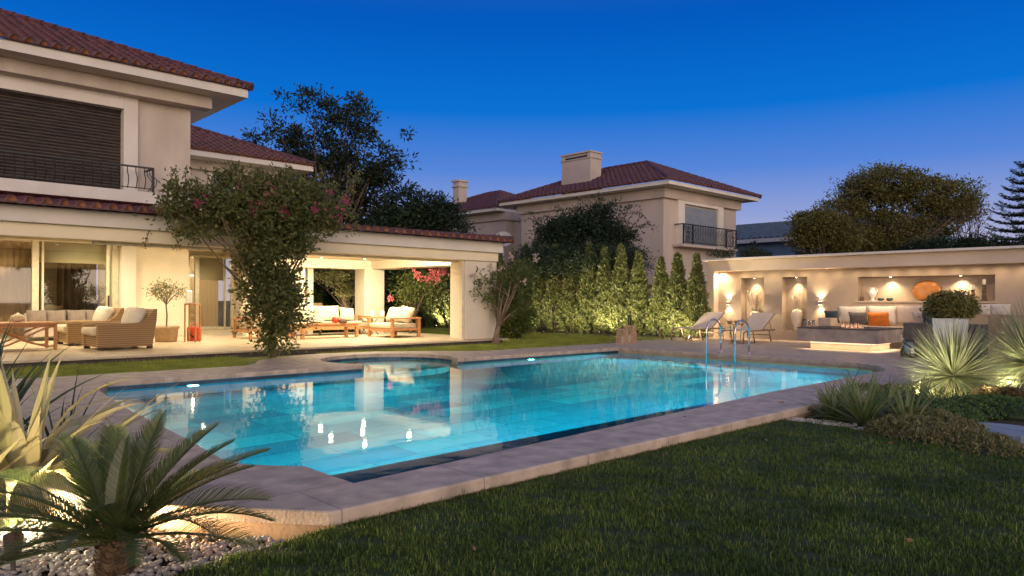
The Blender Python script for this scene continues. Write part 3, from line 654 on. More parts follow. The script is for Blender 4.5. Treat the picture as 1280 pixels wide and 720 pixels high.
# recessed downlights
def downlight(x, y, z, W=55, size=120):
    b = MB(); b.lathe([(.075, 0), (.085, -.012), (.06, -.012), (.058, -.006)], 20); o = b.build('downlight', 'white_trim', house, smooth=True); o.location = (x, y, z)
    l_ = MB(); l_.lathe([(.055, -.007), (.055, -.0085)], 16); l_.build('lens', 'lamp_warm', o)
    lamp('SPOT', (x, y, z - .03), W, WARM, (x, y, 0), size, 1.0, .06)
for x, y in ((11.6, 20.9), (12.2, 19.4), (11.0, 19.2), (12.9, 17.9), (11.2, 17.7), (13.0, 20.6)): downlight(x, y, 2.6, 250, 168)
for x, y in ((9.75, 25.7), (8.0, 21.4), (5.6, 20.2), (8.1, 18.6), (3.2, 20.2), (5.5, 22.6), (1.2, 20.2), (3.2, 22.6)): downlight(x, y, 3.0, 300, 168)
lamp('AREA', (12, 16.80, 2.46), 420, WARM, (12, 18.0, 3.2), 170, sx=3.4, sy=.06)  # unseen strip added behind the beam to brighten the pavilion ceiling
lamp('POINT', (3.8, 24.6, 2.0), 160, WARM, radius=.2); lamp('POINT', (10.6, 29, 2.5), 120, WARM, radius=.2)

# ================================================================== FAR VILLA
villa = thing('villa', 'two storey cream villa with purple tiled hip roof beyond the hedge', 'house', (0, 0, 0))
def vp(name, m, f, **k):
    b = MB(); f(b); return b.build(name, m, villa, **k)
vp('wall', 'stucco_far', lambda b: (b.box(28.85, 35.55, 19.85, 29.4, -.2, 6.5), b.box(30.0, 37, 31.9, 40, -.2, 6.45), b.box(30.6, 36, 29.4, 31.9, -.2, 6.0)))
vp('cornice', 'stucco_far', lambda b: (b.box(28.65, 35.75, 19.65, 29.6, 6.12, 6.58), b.box(29.8, 37.1, 31.75, 40, 6.1, 6.56)))
vp('fascia', 'white_trim', lambda b: (b.box(27.98, 36.42, 18.98, 30.32, 6.60, 6.76), b.box(29.08, 37.9, 31.78, 41.9, 6.58, 6.76)))
hip_roof(27.9, 36.5, 18.9, 30.4, 6.8, .43, villa, 'tile_far', 'SW', tw=.3)
hip_roof(29.0, 38, 31.7, 42, 6.78, .40, villa, 'tile_far', 'SW', tw=.3)
vp('panel', 'stucco_far', lambda b: (b.box(28.80, 28.848, 24.0, 26.6, 2.9, 6.118),))
vx0 = AY(852, 270, 19.85)[0]; vx1 = AY(894, 270, 19.85)[0]; vz1 = AY(852, 255, 19.85)[2]; vz0 = AY(860, 307, 19.8)[2]
print('villa win', vx0, vx1, vz0, vz1)
vp('window_surround', 'white_trim', lambda b: (b.box(vx0 - .55, vx0, 19.68, 19.848, vz0 - .1, vz1 + .35), b.box(vx1, vx1 + .5, 19.68, 19.848, vz0 - .1, vz1 + .35), b.box(vx0, vx1, 19.68, 19.848, vz1, vz1 + .35)))
wn = vp('window', 'shutter_grey', lambda b: [b.box(vx0, vx1, 19.78 - .008 * (i % 2), 19.846, vz0 + i * .1, vz0 + i * .1 + .1) for i in range(int((vz1 - vz0) / .1))])
vp('balcony_slab', 'stucco_far', lambda b: b.box(vx0 - .8, vx1 + 1.15, 19.22, 19.84, vz0 - .13, vz0), bevel=.02)
rl = MB(); ry = 19.3; ra = vx0 - .7; rb = vx1 + 1.1; rz = vz0 + .95
rl.beam((ra, ry, rz), (rb, ry, rz), .06, .05); rl.beam((ra, ry, vz0 + .1), (rb, ry, vz0 + .1), .04)
for x in (ra, vx0 + .1, vx1 + .1, rb): rl.beam((x, ry, vz0), (x, ry, rz), .06)
for x in (ra, rb): rl.beam((x, ry, rz), (x, 19.8, rz), .05)
rlo = rl.build('balcony_railing', 'iron', villa)
b0 = baluster(ra + .12, ry, vz0 + .08, rz, rlo, r=.016)
for i in range(1, 30):
    x = ra + .12 + i * .15
    if x < rb: c = b0.copy(); COL.objects.link(c); c.parent = rlo; c.location = (x, ry, vz0 + .08)
for x in (ra + .35, rb - .35):
    for k in range(3):
        s_ = MB(); s_.tube([(x + .16 * math.cos(a * .5) * (1 - a / 26), ry - .02, vz0 + .5 + (k - 1) * .22 + .12 * math.sin(a * .5)) for a in range(20)], .012, 4); s_.build('scroll', 'iron', rlo)
ch = vp('chimney', 'chimney_paint', lambda b: (b.box(29.5, 30.4, 24.9, 26.95, 6.9, 8.85), b.box(29.56, 30.34, 24.96, 26.89, 9.0, 9.12), b.box(29.44, 30.46, 24.84, 27.01, 9.12, 9.2), b.box(29.44, 30.46, 24.84, 27.01, 8.82, 8.87), b.box(29.5, 30.4, 24.9, 25.1, 8.87, 9.12), b.box(29.5, 30.4, 26.75, 26.95, 8.87, 9.12)))
v2 = MB(); v2.box(29.6, 30.3, 25.1, 26.75, 8.86, 9.0); v2.build('flue_opening', 'iron', ch)
ch2 = AX(573.5, 228, 31.2)
vp('chimney', 'chimney_paint', lambda b: (b.box(30.9, 31.6, ch2[1] - .3, ch2[1] + .3, 6.9, ch2[2]), b.box(30.8, 31.7, ch2[1] - .4, ch2[1] + .4, ch2[2], ch2[2] + .12), b.box(30.8, 31.7, ch2[1] - .4, ch2[1] + .4, ch2[2] - .35, ch2[2] - .28)))
wv = vp('window', 'lens_dark', lambda b: b.box(29.95, 29.998, 33.8, 35.2, 3.9, 5.0))
vp('string_course', 'stucco_far', lambda b: (b.box(28.5, 28.848, 19.6, 21.4, 2.0, 2.6), b.box(28.85, 35.7, 19.65, 19.848, 2.2, 2.5)), bevel=.05)

far = thing('blue_house', 'dark blue roofed house in the far distance right of the villa', 'house', (0, 0, 0))
fx = 50
b = MB(); b.box(fx, fx + 14, 14.5, 34, -.2, 5.6); b.build('wall', 'blue_wall', far)
tile_plane((fx - .8, 13.6, 5.8), (0, 1, 0), (math.cos(R(14)), 0, math.sin(R(14))), 21.2, 8, 0, 0, 'roof', 'tile_blue', far, .45, .5, .08)
b = MB(); b.box(fx - .85, fx - .7, 13.6, 34.8, 5.5, 5.78); b.build('fascia', 'dish_grey', far)
b = MB()
for y in (16, 19, 22, 25, 28): b.box(fx - .04, fx - .002, y, y + 1.3, 3.3, 4.8)
b.build('window', 'lens_dark', far)

# dish
d = AX(648, 300, 29.2); dish = thing('satellite_dish', 'pale satellite dish beside the villa wall above the hedge', 'satellite dish', (28.0, d[1], 3.0))
b = MB(); b.lathe([(.02, 0), (.25, .04), (.42, .13), (.5, .22), (.48, .22), (.4, .14), (.24, .05)], 24); o = b.build('reflector', 'dish_grey', dish, smooth=True); o.rotation_euler = (R(62), 0, R(-40)); o.location = (0, 0, 1.6)
b = MB(); b.tube([(0, 0, -3), (0, 0, 1.5)], .04); b.build('mast', 'dish_grey', dish)
b = MB(); b.tube([(-.35, -.35, 1.55), (-.1, -.1, 1.25)], .02); b.box(-.42, -.32, -.42, -.32, 1.5, 1.6); b.build('receiver_arm', 'dish_grey', dish)

# ================================================================== NICHE WALL BY THE POOL
WX = 23.0; FX = 22.68
nw = thing('niche_wall', 'long plastered garden wall with lit niches and projecting frame right of the pool', 'wall', (0, 0, 0))
y_left = AX(884, 330, FX)[1]; y_right = AX(1284, 330, FX)[1] - .9
ztop = 2.68; zopen = 2.30
holes = []
for px0, px1, pt, pb in ((926.3, 955, 347.5, 412.3), (977.5, 1008.7, 346.5, 412.8), (1072.4, 1243.8, 342, 378.5)):
    a = AX(px0, pt, WX); c = AX(px1, pb, WX); a2 = AX(px0, pb, WX); holes.append((c[1], a[1], (c[2] + a2[2]) / 2 if px0 > 1050 else .30, a[2] if px0 < 1050 else 2.02))
print('niches', holes, y_left, y_right)
b = MB(); ys = sorted(holes, key=lambda h: h[0]); cur = y_right
for (h0, h1, z0, z1) in ys:
    b.box(WX, WX + .3, cur, h0, -.1, ztop - .01); b.box(WX, WX + .3, h0, h1, -.1, z0); b.box(WX, WX + .3, h0, h1, z1, ztop - .01); cur = h1
b.box(WX, WX + .3, cur, y_left, -.1, ztop - .01); b.box(WX + .301, WX + .42, y_right, y_left, -.1, ztop - .01)
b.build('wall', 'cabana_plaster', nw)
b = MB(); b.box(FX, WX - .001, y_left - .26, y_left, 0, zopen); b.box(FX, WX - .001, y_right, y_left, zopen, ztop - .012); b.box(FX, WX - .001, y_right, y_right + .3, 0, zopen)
b.build('frame', 'cabana_frame_lit', nw, bevel=.012)
b = MB(); b.box(FX - .20, WX + .5, y_right - .1, y_left + .18, ztop - .01, ztop + .06); b.build('coping', 'white_trim', nw, bevel=.012)
h = holes[2]; b = MB(); b.box(WX - .06, WX + .3, h[0] - .05, h[1] + .05, h[2], h[2] + .05); b.build('shelf', 'plinth', nw, bevel=.006)
shelf_z = h[2] + .05
def niche_light(y, z, W, size=75, x=WX + .13):
    b = MB(); b.lathe([(.045, 0), (.05, -.012), (.03, -.014)], 16); o = b.build('downlight', 'chrome', nw, smooth=True); o.location = (x, y, z)
    l_ = MB(); l_.lathe([(.028, -.0145), (.028, -.016)], 12); l_.build('lens', 'lamp_warm', o)
    lamp('SPOT', (x, y, z - .04), W, WARM2, (x + .03, y, 0), size, .9, .03)
for k in (0, 1): niche_light((holes[k][0] + holes[k][1]) / 2, holes[k][3], 110, 90)
for px in (1111, 1199): niche_light(AX(px, 345, WX)[1], 2.02, 80, 120)
# wall lamps
def wall_lamp(px, label):
    p = AX(px, 379, WX); t = thing('wall_lamp', label, 'wall lamp', (WX, p[1], p[2]), 0, 'wall lamps')
    b = MB(); b.box(-.13, -.03, -.06, .06, -.05, .05); b.build('shade', 'concrete', t, bevel=.006)
    b = MB(); b.box(-.03, -.001, -.035, .035, -.04, .04); b.build('mount', 'chrome', t)
    b = MB(); b.box(-.115, -.045, -.045, .045, .0505, .053); b.box(-.115, -.045, -.045, .045, -.053, -.0505); b.build('lens', 'lamp_sconce', t)
    lamp('SPOT', (WX - .085, p[1], p[2] + .07), 70, WARM2, (WX - .055, p[1], p[2] + 2), 105, 1, .03)
    lamp('SPOT', (WX - .085, p[1], p[2] - .07), 45, WARM2, (WX - .055, p[1], p[2] - 2), 110, 1, .03)
wall_lamp(911.5, 'small box wall lamp left of the two tall niches'); wall_lamp(1026.5, 'small box wall lamp between the tall niches and the sofa')
# vases with branches
def tall_vase(y, label, rmax, H, seed, bm):
    t = thing('floor_vase', label, 'vase', (WX + .14, y, .30), 0, 'tall vases in the niches')
    b = MB(); b.lathe([(rmax * .5, 0), (rmax * .62, .03), (rmax * .9, H * .55), (rmax, H * .75), (rmax * .9, H * .9), (rmax * .62, H), (rmax * .5, H - .02), (rmax * .45, H * .8)], 28); b.build('body', 'ceramic_pale', t, smooth=True)
    rg = random.Random(seed)
    for k in range(11):
        a = rg.uniform(0, 2 * PI); l = rg.uniform(.7, 1.05); s = rg.uniform(.06, .22)
        pts = [(0, 0, H * .6)]
        for i in range(1, 6):
            q = i / 5; pts.append((min(.12, math.cos(a) * s * q * .5), math.sin(a) * s * q * 1.3 + rg.uniform(-.015, .015), H * .6 + l * q))
        b = MB(); b.tube(pts, [.012, .012, .011, .011, .01, .006], 5); b.build('branch', bm, t, smooth=True)
for k, (l_, r_, H_, bm) in enumerate((('tall pale vase with dark reeds in the niche nearest the cypress hedge', .17, .62, 'reeds'), ('tall pale vase with pale driftwood branches in the second niche', .19, .70, 'drift_wood'))):
    tall_vase((holes[k][0] + holes[k][1]) / 2 - .02, l_, r_, H_, k + 3, bm)
# shelf ornaments
def on_shelf(px): return (WX + .12, AX(px, 370, WX + .12)[1], shelf_z)
p = on_shelf(1090.5); b = MB(); b.lathe([(.07, 0), (.075, .02), (.03, .05), (.06, .1), (.115, .2), (.12, .27), (.07, .34), (.055, .37), (.085, .40), (.075, .40), (.05, .37)], 24)
v = thing('amphora', 'white two handled amphora on the long niche shelf', 'vase', p); b.build('body', 'ceramic_white', v, smooth=True)
for s in (1, -1):
    b = MB(); b.tube([(0, s * .06, .36), (0, s * .13, .35), (0, s * .14, .28), (0, s * .11, .23)], .012, 6); b.build('handle', 'ceramic_white', v, smooth=True)
for px, lb in ((1101, 'small dark glass bowl beside the white amphora'), (1112, 'small dark glass bowl nearer the orange plate')):
    t = thing('bowl', lb, 'bowl', on_shelf(px), 0, 'glass bowls on the shelf'); b = MB(); b.lathe([(.05, 0), (.085, .03), (.09, .09), (.08, .09), (.07, .03)], 20); b.build('body', 'blue_cloth', t, smooth=True)
    b = MB(); b.lathe([(.03, .03), (.03, .07)], 12); b.build('candle', 'candle_wax', t)
p = on_shelf(1157); t = thing('display_plate', 'large round amber plate standing on the long niche shelf', 'plate', p)
b = MB(); b.lathe([(.02, .03), (.2, .025), (.32, .0), (.375, -.03), (.375, -.045), (.3, -.02), (.02, .005)], 40); o = b.build('dish', 'amber_plate', t, smooth=True); o.rotation_euler = (0, R(-80), 0); o.location = (.02, 0, .31); o.scale = (.8, 1, 1)
b = MB(); b.box(-.08, .1, -.1, -.08, 0, .02); b.box(-.08, .1, .08, .1, 0, .02); b.box(.06, .08, -.1, .1, 0, .2); b.build('stand', 'iron', t)
for px, hh, lb in ((1216, .32, 'shorter carved candle pillar with white candle on the shelf'), (1230, .46, 'taller carved candle pillar with white candle at the shelf end')):
    t = thing('candle_holder', lb, 'candle holder', on_shelf(px), 0, 'carved candle holders')
    b = MB(); b.lathe([(.09, 0), (.09, .05), (.05, .07), (.065, hh * .3), (.04, hh * .45), (.06, hh * .6), (.04, hh * .8), (.06, hh)], 12); b.build('column', 'carved_wood', t)
    b = MB(); b.lathe([(.045, hh), (.045, hh + .14)], 14); b.build('candle', 'candle_wax', t, smooth=False)
p = AX(1074, 376, WX - .02); b = MB(); b.lathe([(.05, 0), (.06, .05), (.05, .12), (.02, .17)], 14); t = b.build('bottle', 'carved_wood', None, smooth=True); t.location = (WX + .0, h[1] - .12, shelf_z); tag(t, 'small dark jar at the left end of the long shelf', 'jar')

# corner sofa, built in
sofa = thing('built_in_sofa', 'stone built-in sofa with pale seat pads along the niche wall', 'sofa', (0, 0, 0))
b = MB(); b.box(21.55, FX - .01, y_right + .35, 9.25, 0, .40); b.build('base', 'travertine_block', sofa, bevel=.01)
b = MB(); b.box(21.50, 22.3, 8.95, 9.32, .401, .78); b.build('arm', 'plinth', sofa, bevel=.012)
for i in range(3):
    b = MB(); b.box(21.5, FX - .02, 4.05 + i * 1.62, 4.05 + i * 1.62 + 1.58, .41, .55); b.build('seat_pad', 'pale_cloth', sofa, bevel=.04, smooth=True)
rzc = PI / 2
def pil(px, py, w, h_, m, label, X=22.35, tilt=.22, d=.2, grp=None, rz=rzc, dz=0):
    p = AX(px, py, X); o = cushion('pillow', m, (X, p[1], p[2] + dz), w, h_, d, rz + .0, -tilt if rz > 0 else tilt)
    o.rotation_euler = (tilt, 0, -PI / 2 + (rz - rzc)); tag(o, label, 'pillow', grp); return o
GP = 'back cushions of the built-in sofa'
pil(1065, 394, .84, .56, 'white_cloth', 'large pale back cushion at the left end of the built-in sofa', grp=GP)
pil(1103, 394, .84, .56, 'white_cloth', 'large pale back cushion behind the orange pillow', grp=GP)
pil(1140, 394, .86, .58, 'pale_cloth', 'large pinkish back cushion right of the orange pillow', grp=GP)
pil(1176, 394, .80, .56, 'white_cloth', 'large pale back cushion behind the boxwood planter', grp=GP)
for i, px in enumerate((1214, 1229, 1250)): pil(px, 387, .38 + .05 * i, .30, 'white_cloth', ('first', 'second', 'last')[i] + ' of three small pale cushions beyond the travertine counter', X=22.2, grp='small cushions at the sofa end')
pil(1040, 396, .42, .40, 'blue_cloth', 'blue grey pillow leaning against the stone sofa arm', X=22.0, tilt=.4, d=.16)
pil(1073, 398, .52, .40, 'grey_cloth', 'dark grey pillow left of the orange pillow', X=22.02, tilt=.4, d=.16)
pil(1098, 399, .60, .42, 'orange_cloth', 'bright orange pillow in the middle of the built-in sofa', X=21.85, tilt=.3, d=.16)
pil(1152, 399, .46, .42, 'pale_cloth', 'small pinkish pillow beside the navy one', X=22.0, tilt=.45, d=.15)
pil(1166, 400, .50, .40, 'blue_cloth', 'navy pillow just left of the boxwood planter', X=21.85, tilt=.35, d=.16)

# fire table
ft = thing('fire_table', 'long concrete fire table on a lit plinth between pool and sofa', 'fire table', (0, 0, 0))
b = MB(); x0, x1, y0, y1 = 19.2, 20.95, 6.82, 8.88
b.box(x0, x1, y0, y1, .20, .54); b.build('body', 'concrete', ft, bevel=.006)
b = MB(); b.box(x0 - .01, x0 + .45, y0 - .01, y1 + .01, .541, .575); b.box(x0 + .85, x1, y0 - .01, y1 + .01, .541, .575); b.box(x0 + .45, x0 + .85, y0 - .01, y0 + .4, .541, .575); b.box(x0 + .45, x0 + .85, y1 - .4, y1 + .01, .541, .575); b.build('top', 'concrete_dark', ft, bevel=.004)
b = MB(); b.box(x0 + .25, x1 - .2, y0 + .25, y1 - .25, 0, .199); b.build('plinth', 'plinth', ft)
b = MB(); b.box(x0 + .22, x0 + .24, y0 + .25, y1 - .25, .15, .185); b.box(x0 + .25, x1 - .2, y0 + .22, y0 + .24, .15, .185); b.build('led_strip', 'led_strip', ft)
lamp('AREA', (x0 + .12, (y0 + y1) / 2, .19), 8, WARM2, (x0 + .12, (y0 + y1) / 2, -1), 160, sx=.1, sy=1.9)
o = bpy.data.objects[-1]
lamp('AREA', ((x0 + x1) / 2, y0 + .12, .19), 8, WARM2, ((x0 + x1) / 2, y0 + .12, -1), 160, sx=1.6, sy=.1)
fl = random.Random(5)
for i in range(26):
    y = AX(1052 + i * 1.1, 405, x0 + .62)[1]; x = x0 + .62 + fl.uniform(-.1, .1); hh = fl.uniform(.05, .15)
    b = MB(); b.lathe([(.004, 0), (.014, hh * .2), (.012, hh * .45), (.006, hh * .75), (.002, hh)], 7); f = b.build('flame', 'flame', ft, smooth=True); f.location = (x, y, .56)
lamp('POINT', (x0 + .62, AX(1066, 405, x0 + .62)[1], .75), 10, (1, .45, .15), radius=.2)
for i in range(14):
    b = MB(); b.lathe([(.03, 0), (.05, .02), (.03, .045)], 7); f = b.build('lava_stone', 'iron', ft); f.location = (x0 + .5 + fl.random() * .3, y0 + .5 + i * .08, .545)
# dark block and travertine counter
b = MB(); b.box(18.4, 19.0, 4.35, 5.97, 0, .77); t = b.build('concrete_block', 'concrete_dark', bevel=.006); tag(t, 'dark concrete low wall block right of the fire table', 'low wall')
b = MB(); b.box(17.7, 18.5, 2.6, 4.10, 0, 1.0); t = b.build('counter', 'travertine_block', bevel=.006); tag(t, 'brown travertine counter at the right edge behind the spiky plants', 'counter')
# jar lantern
p = G(1137, 447); t = thing('jar_lantern', 'dark glass jar lantern with wire handle beside the concrete block', 'lantern', p)
b = MB(); b.lathe([(.13, 0), (.19, .03), (.2, .12), (.15, .26), (.09, .36), (.08, .37), (.085, .36), (.14, .25), (.18, .12)], 24); b.build('jar', 'jar_glass', t, smooth=True)
b = MB(); b.lathe([(.1, .37), (.105, .40), (.10, .41), (.09, .40)], 20); b.build('rim', 'ceramic_black', t)
b = MB(); b.lathe([(.15, 0.005), (.17, .02), (.175, .1), (.1, .1)], 20); b.build('filling', 'ceramic_black', t, smooth=True)
b = MB(); b.tube([(0, .1, .39), (0, .19, .46), (0, .21, .52), (0, .15, .5)], .008, 5); b.build('handle', 'chrome', t, smooth=True)
# glasses on the wall ledge behind the fire table
for px, hh in ((1004, .2), (1010, .14), (1015, .16)):
    p = AX(px, 405, 20.6); t = MB().lathe([(.035, 0), (.035, hh), (.03, hh), (.028, .02)], 12).build('tumbler', 'jar_glass', smooth=True); t.location = (20.7, p[1], .577)
    tag(t, {1004: 'tall clear glass on the left end of the fire table', 1010: 'short clear glass beside the tall glass on the fire table', 1015: 'clear glass nearest the flames on the fire table'}[px], 'glass', 'glasses on the fire table')

# loungers: axis points from the foot end to the head end
LAX = math.atan2(-CA, SA)
def make_lounger():
    t = thing('sun_lounger', '', 'sun lounger', group='sun loungers on the deck')
    for s in (1, -1):
        b = MB(); y = s * .31
        b.tube([(-.98, y, .0), (-1.0, y, .16), (-.97, y, .29), (-.86, y, .335), (0, y, .34), (.9, y, .335)], .022, 8); b.build('side_rail', 'lounger_frame', t, smooth=True)
        for x in (-.45, .55):
            b = MB(); b.tube([(x, y, .33), (x + .06, y, .15), (x + .12, y, 0)], .018, 8); b.build('leg', 'lounger_frame', t, smooth=True)
    b = MB(); b.tube([(.92, -.31, .335), (.92, .31, .335)], .02, 6); b.tube([(.55, -.31, .2), (.55, .31, .2)], .014, 6); b.build('cross_bar', 'lounger_frame', t, smooth=True)
    b = MB(); b.box(-.93, .16, -.29, .29, .345, .375); b.build('seat', 'lounger_mesh', t, bevel=.01)
    m = Matrix.Translation((.16, 0, .36)) @ Matrix.Rotation(R(-31), 4, 'Y'); b = MB(); b.box(0, .86, -.29, .29, -.012, .035, m); b.build('backrest', 'lounger_mesh', t, bevel=.012)
    b = MB(); b.tube([m @ Vector((.0, -.31, 0)), m @ Vector((.88, -.31, 0)), m @ Vector((.88, .31, 0)), m @ Vector((0, .31, 0))], .016, 6); b.build('backrest_frame', 'lounger_frame', t)
    b = MB(); b.tube([m @ Vector((.6, -.25, 0)), (.78, -.27, .33)], .012, 6); b.tube([m @ Vector((.6, .25, 0)), (.78, .27, .33)], .012, 6); b.build('prop', 'lounger_frame', t)
    return t
lg = make_lounger(); lg.location = (20.95, 13.0, 0); lg.rotation_euler = (0, 0, -.04); lg.scale = (1, 1.22, 1.08); lg['label'] = 'sun lounger with raised back nearest the cypress hedge'
again(lg, (20.98, 11.25, 0), -.02, 'sun lounger with raised back between the side table and fire table')
p = (21.5, 12.13, 0); t = thing('side_table', 'low wicker topped side table between the two loungers', 'side table', p[:2] + (0,), 0)
b = MB(); b.box(-.3, .3, -.25, .25, .50, .53); b.build('top', 'wicker', t, bevel=.005)
for i in range(4):
    a = (-1, 1)[i % 2], (-1, 1)[i // 2]; b = MB(); b.tube([(a[0] * .26, a[1] * .21, .5), (a[0] * .2, a[1] * .18, 0)], .012, 6); b.build('leg', 'iron', t)
b = MB(); b.lathe([(.05, 0), (.09, .05), (.085, .1), (.07, .1), (.06, .05)], 16); o = b.build('bowl', 'wicker', smooth=True); o.location = (p[0] - .05, p[1] + .05, .53); tag(o, 'dark round bowl at the left of the lounger side table', 'bowl', 'bowls on the side table')
c = o.copy(); COL.objects.link(c); c.location = (p[0] + .12, p[1] - .12, .53); c['label'] = 'dark round bowl at the right of the lounger side table'
# side table 2: low dark stool under the second lounger
# lanterns on the coping
def lantern(px, py, s, hh, label, loop):
    t = thing('woven_lantern', label, 'lantern', G(px, py), .3, 'woven lanterns on the pool deck')
    b = MB()
    for k in range(7):
        z = hh * k / 6; r = s * (1 - .18 * k / 6); b.tube([(r, r, z), (r, -r, z), (-r, -r, z), (-r, r, z), (r, r, z)], .009, 5)
    for k in range(24):
        u = -1 + 2 * (k % 6) / 5; a = (k // 6) * PI / 2; f = lambda r, v: (r * math.cos(a) - v * r * math.sin(a), r * math.sin(a) + v * r * math.cos(a))
        p0 = f(s, u); p1 = f(s * .82, u * (.5 if k % 2 else 1)); b.tube([(p0[0], p0[1], 0), (p1[0], p1[1], hh)], .008, 5)
    b.build('cage', 'rattan', t)
    b = MB(); b.box(-s, s, -s, s, .0, .02); b.build('base', 'rattan', t)
    b = MB(); b.box(-s * .84, s * .84, -s * .84, s * .84, hh, hh + .02); b.build('rim', 'rattan', t)
    b = MB(); b.lathe([(s * .35, .02), (s * .35, hh * .5)], 14); b.build('candle', 'candle_wax', t)
    b = MB(); b.tube([(-s * .5, 0, hh), (-s * .5, 0, hh + loop * .75), (-s * .3, 0, hh + loop), (s * .3, 0, hh + loop), (s * .5, 0, hh + loop * .75), (s * .5, 0, hh)], .02, 6); b.build('handle', 'iron', t, smooth=True)
lantern(787, 428.5, .17, .50, 'taller woven lantern with black loop handle by the pool corner', .30)
lantern(778, 429.5, .14, .42, 'shorter woven lantern left of the taller one by the pool corner', .05)

# ladder
def hoop(px):
    Y = AX(px, 444, 15.5)[1]; b = MB(); pts = [(15.42, Y, -1.0), (15.42, Y, .5)]
    for k in range(9): a = PI - k * PI / 8; pts.append((15.42 + .33 + .33 * math.cos(a), Y, .55 + .27 * math.sin(a)))
    pts += [(16.08, Y, .3), (16.08, Y, .0)]; b.tube(pts, .021, 10); return b, Y
ld = thing('pool_ladder', 'chrome pool ladder with two hooped handrails at the far end', 'ladder', (0, 0, 0))
Ys = []
for px in (885.5, 921):
    b, Y = hoop(px); b.build('handrail', 'chrome', ld, smooth=True); Ys.append(Y)
    b = MB(); b.lathe([(.05, 0), (.05, .012), (.03, .03)], 16, (16.08, Y, 0)); b.build('flange', 'chrome', ld, smooth=True)
for z in (-.35, -.6, -.85):
    b = MB(); b.box(15.38, 15.46, Ys[1], Ys[0], z, z + .03); b.build('step', 'chrome', ld)

# ================================================================== TERRACE FURNITURE
PZ = .12; CL = math.atan2(CA, -SA)      # CL: heading towards the left of the view
def wicker_chair():
    t = thing('wicker_armchair', '', 'armchair', group='wicker armchairs on the terrace')
    prof = [(.60, .06), (.60, .55), (.2, .56), (-.25, .57), (-.42, .70), (-.52, .86), (-.60, .87), (-.585, .6), (-.50, .06)]
    for s, nm in ((1, 'side_panel'), (-1, 'side_panel')):
        b = MB(); n = len(prof); y0, y1 = s * .52, s * .40
        v = [(x, y0, z) for x, z in prof] + [(x, y1, z) for x, z in prof]
        b.add(v, [tuple(range(n)), tuple(reversed(range(n, 2 * n)))] + [(i, i + n, (i + 1) % n + n, (i + 1) % n) for i in range(n)]); b.build(nm, 'wicker', t, bevel=.02)
    b = MB(); b.box(-.5, .56, -.4, .4, .06, .30); b.build('seat_base', 'wicker', t, bevel=.01)
    b = MB(); v = [(-.42, -.4, .3), (-.42, .4, .3), (-.55, .4, .86), (-.55, -.4, .86), (-.52, -.4, .3), (-.52, .4, .3), (-.61, .4, .86), (-.61, -.4, .86)]
    b.add(v, [(0, 1, 2, 3), (7, 6, 5, 4), (3, 2, 6, 7), (0, 3, 7, 4), (1, 5, 6, 2)]); b.build('back', 'wicker', t, bevel=.02)
    for x in (-.46, .52):
        for y in (-.44, .44): b = MB(); b.box(x - .05, x + .05, y - .05, y + .05, 0, .06); b.build('foot', 'dark_wood', t)
    b = MB(); b.box(-.42, .66, -.39, .39, .305, .47); b.build('seat_cushion', 'cream_cloth', t, bevel=.05, smooth=True)
    c = cushion('back_cushion', 'white_cloth', (-.28, -.17, .68), .48, .48, .26, PI / 2, 0, 0, t); c.rotation_euler = (R(-20), 0, PI / 2)
    c = cushion('back_cushion', 'white_cloth', (-.24, .2, .68), .48, .46, .26, PI / 2, 0, 0, t); c.rotation_euler = (R(-24), 0, PI / 2 + .15)
    return t
wc = wicker_chair(); p = G(155, 434, PZ); p = AD(150, 440, 16.7); wc.location = (p[0], p[1], PZ); wc.rotation_euler = (0, 0, PI + .05); wc.scale = (1.05,) * 3; wc['label'] = 'wicker armchair with cream cushions nearest the lawn strip'
q = AD(113, 430, 18.2); again(wc, (q[0], q[1], PZ), PI + .02, 'wicker armchair with cream cushions half hidden behind the nearer one')
# glass-side sofa seen beyond
q = AD(88, 425, 20.2)
t = thing('terrace_sofa', 'beige sofa with grey cushions behind the wicker armchairs', 'sofa', (q[0], q[1], PZ), 0)
b = MB(); b.box(-1.0, 1.0, -.4, .4, .1, .42); b.build('seat', 'pale_cloth', t, bevel=.04); b = MB(); b.box(-1.0, 1.0, .3, .5, .1, .74); b.build('back', 'pale_cloth', t, bevel=.04)
for i, x in enumerate((-.75, -.3, .2, .65)):
    c = cushion('back_cushion', 'taupe_cloth', (x, .2, .62), .5, .42, .2, 0, 0, 0, t); c.rotation_euler = (R(-18), 0, 0)
# olive tree in pot
p = G(208, 427, PZ); t = thing('potted_olive', 'small round headed olive tree in a woven clay pot', 'potted tree', (p[0], p[1], PZ), 0)
b = MB(); b.lathe([(.24, 0), (.27, .02), (.30, .34), (.33, .36), (.335, .41), (.30, .41), (.28, .35)], 28); b.build('pot', 'terracotta_pot', t, smooth=True)
b = MB(); b.lathe([(.27, .34), (.02, .38)], 16); b.build('soil', 'soil', t)
b = MB(); b.tube([(0, 0, .3), (.02, .01, .7), (-.01, 0, 1.0), (.02, 0, 1.3)], [.022, .02, .018, .014], 7)
for i in range(9):
    a = i * .9; b.tube([(0, 0, .98), (.18 * math.cos(a), .18 * math.sin(a), 1.2), (.36 * math.cos(a), .36 * math.sin(a), 1.32)], [.01, .007, .004], 5)
b.build('trunk', 'bark_pale', t)
V, F, C = crown([(0, 0, 1.40, .42, .42, .24), (.05, 0, 1.28, .5, .5, .14)], 70, 16, .07, .075, .022, 5, .5); npmesh('crown', V, F, 'leaf_olive', t)
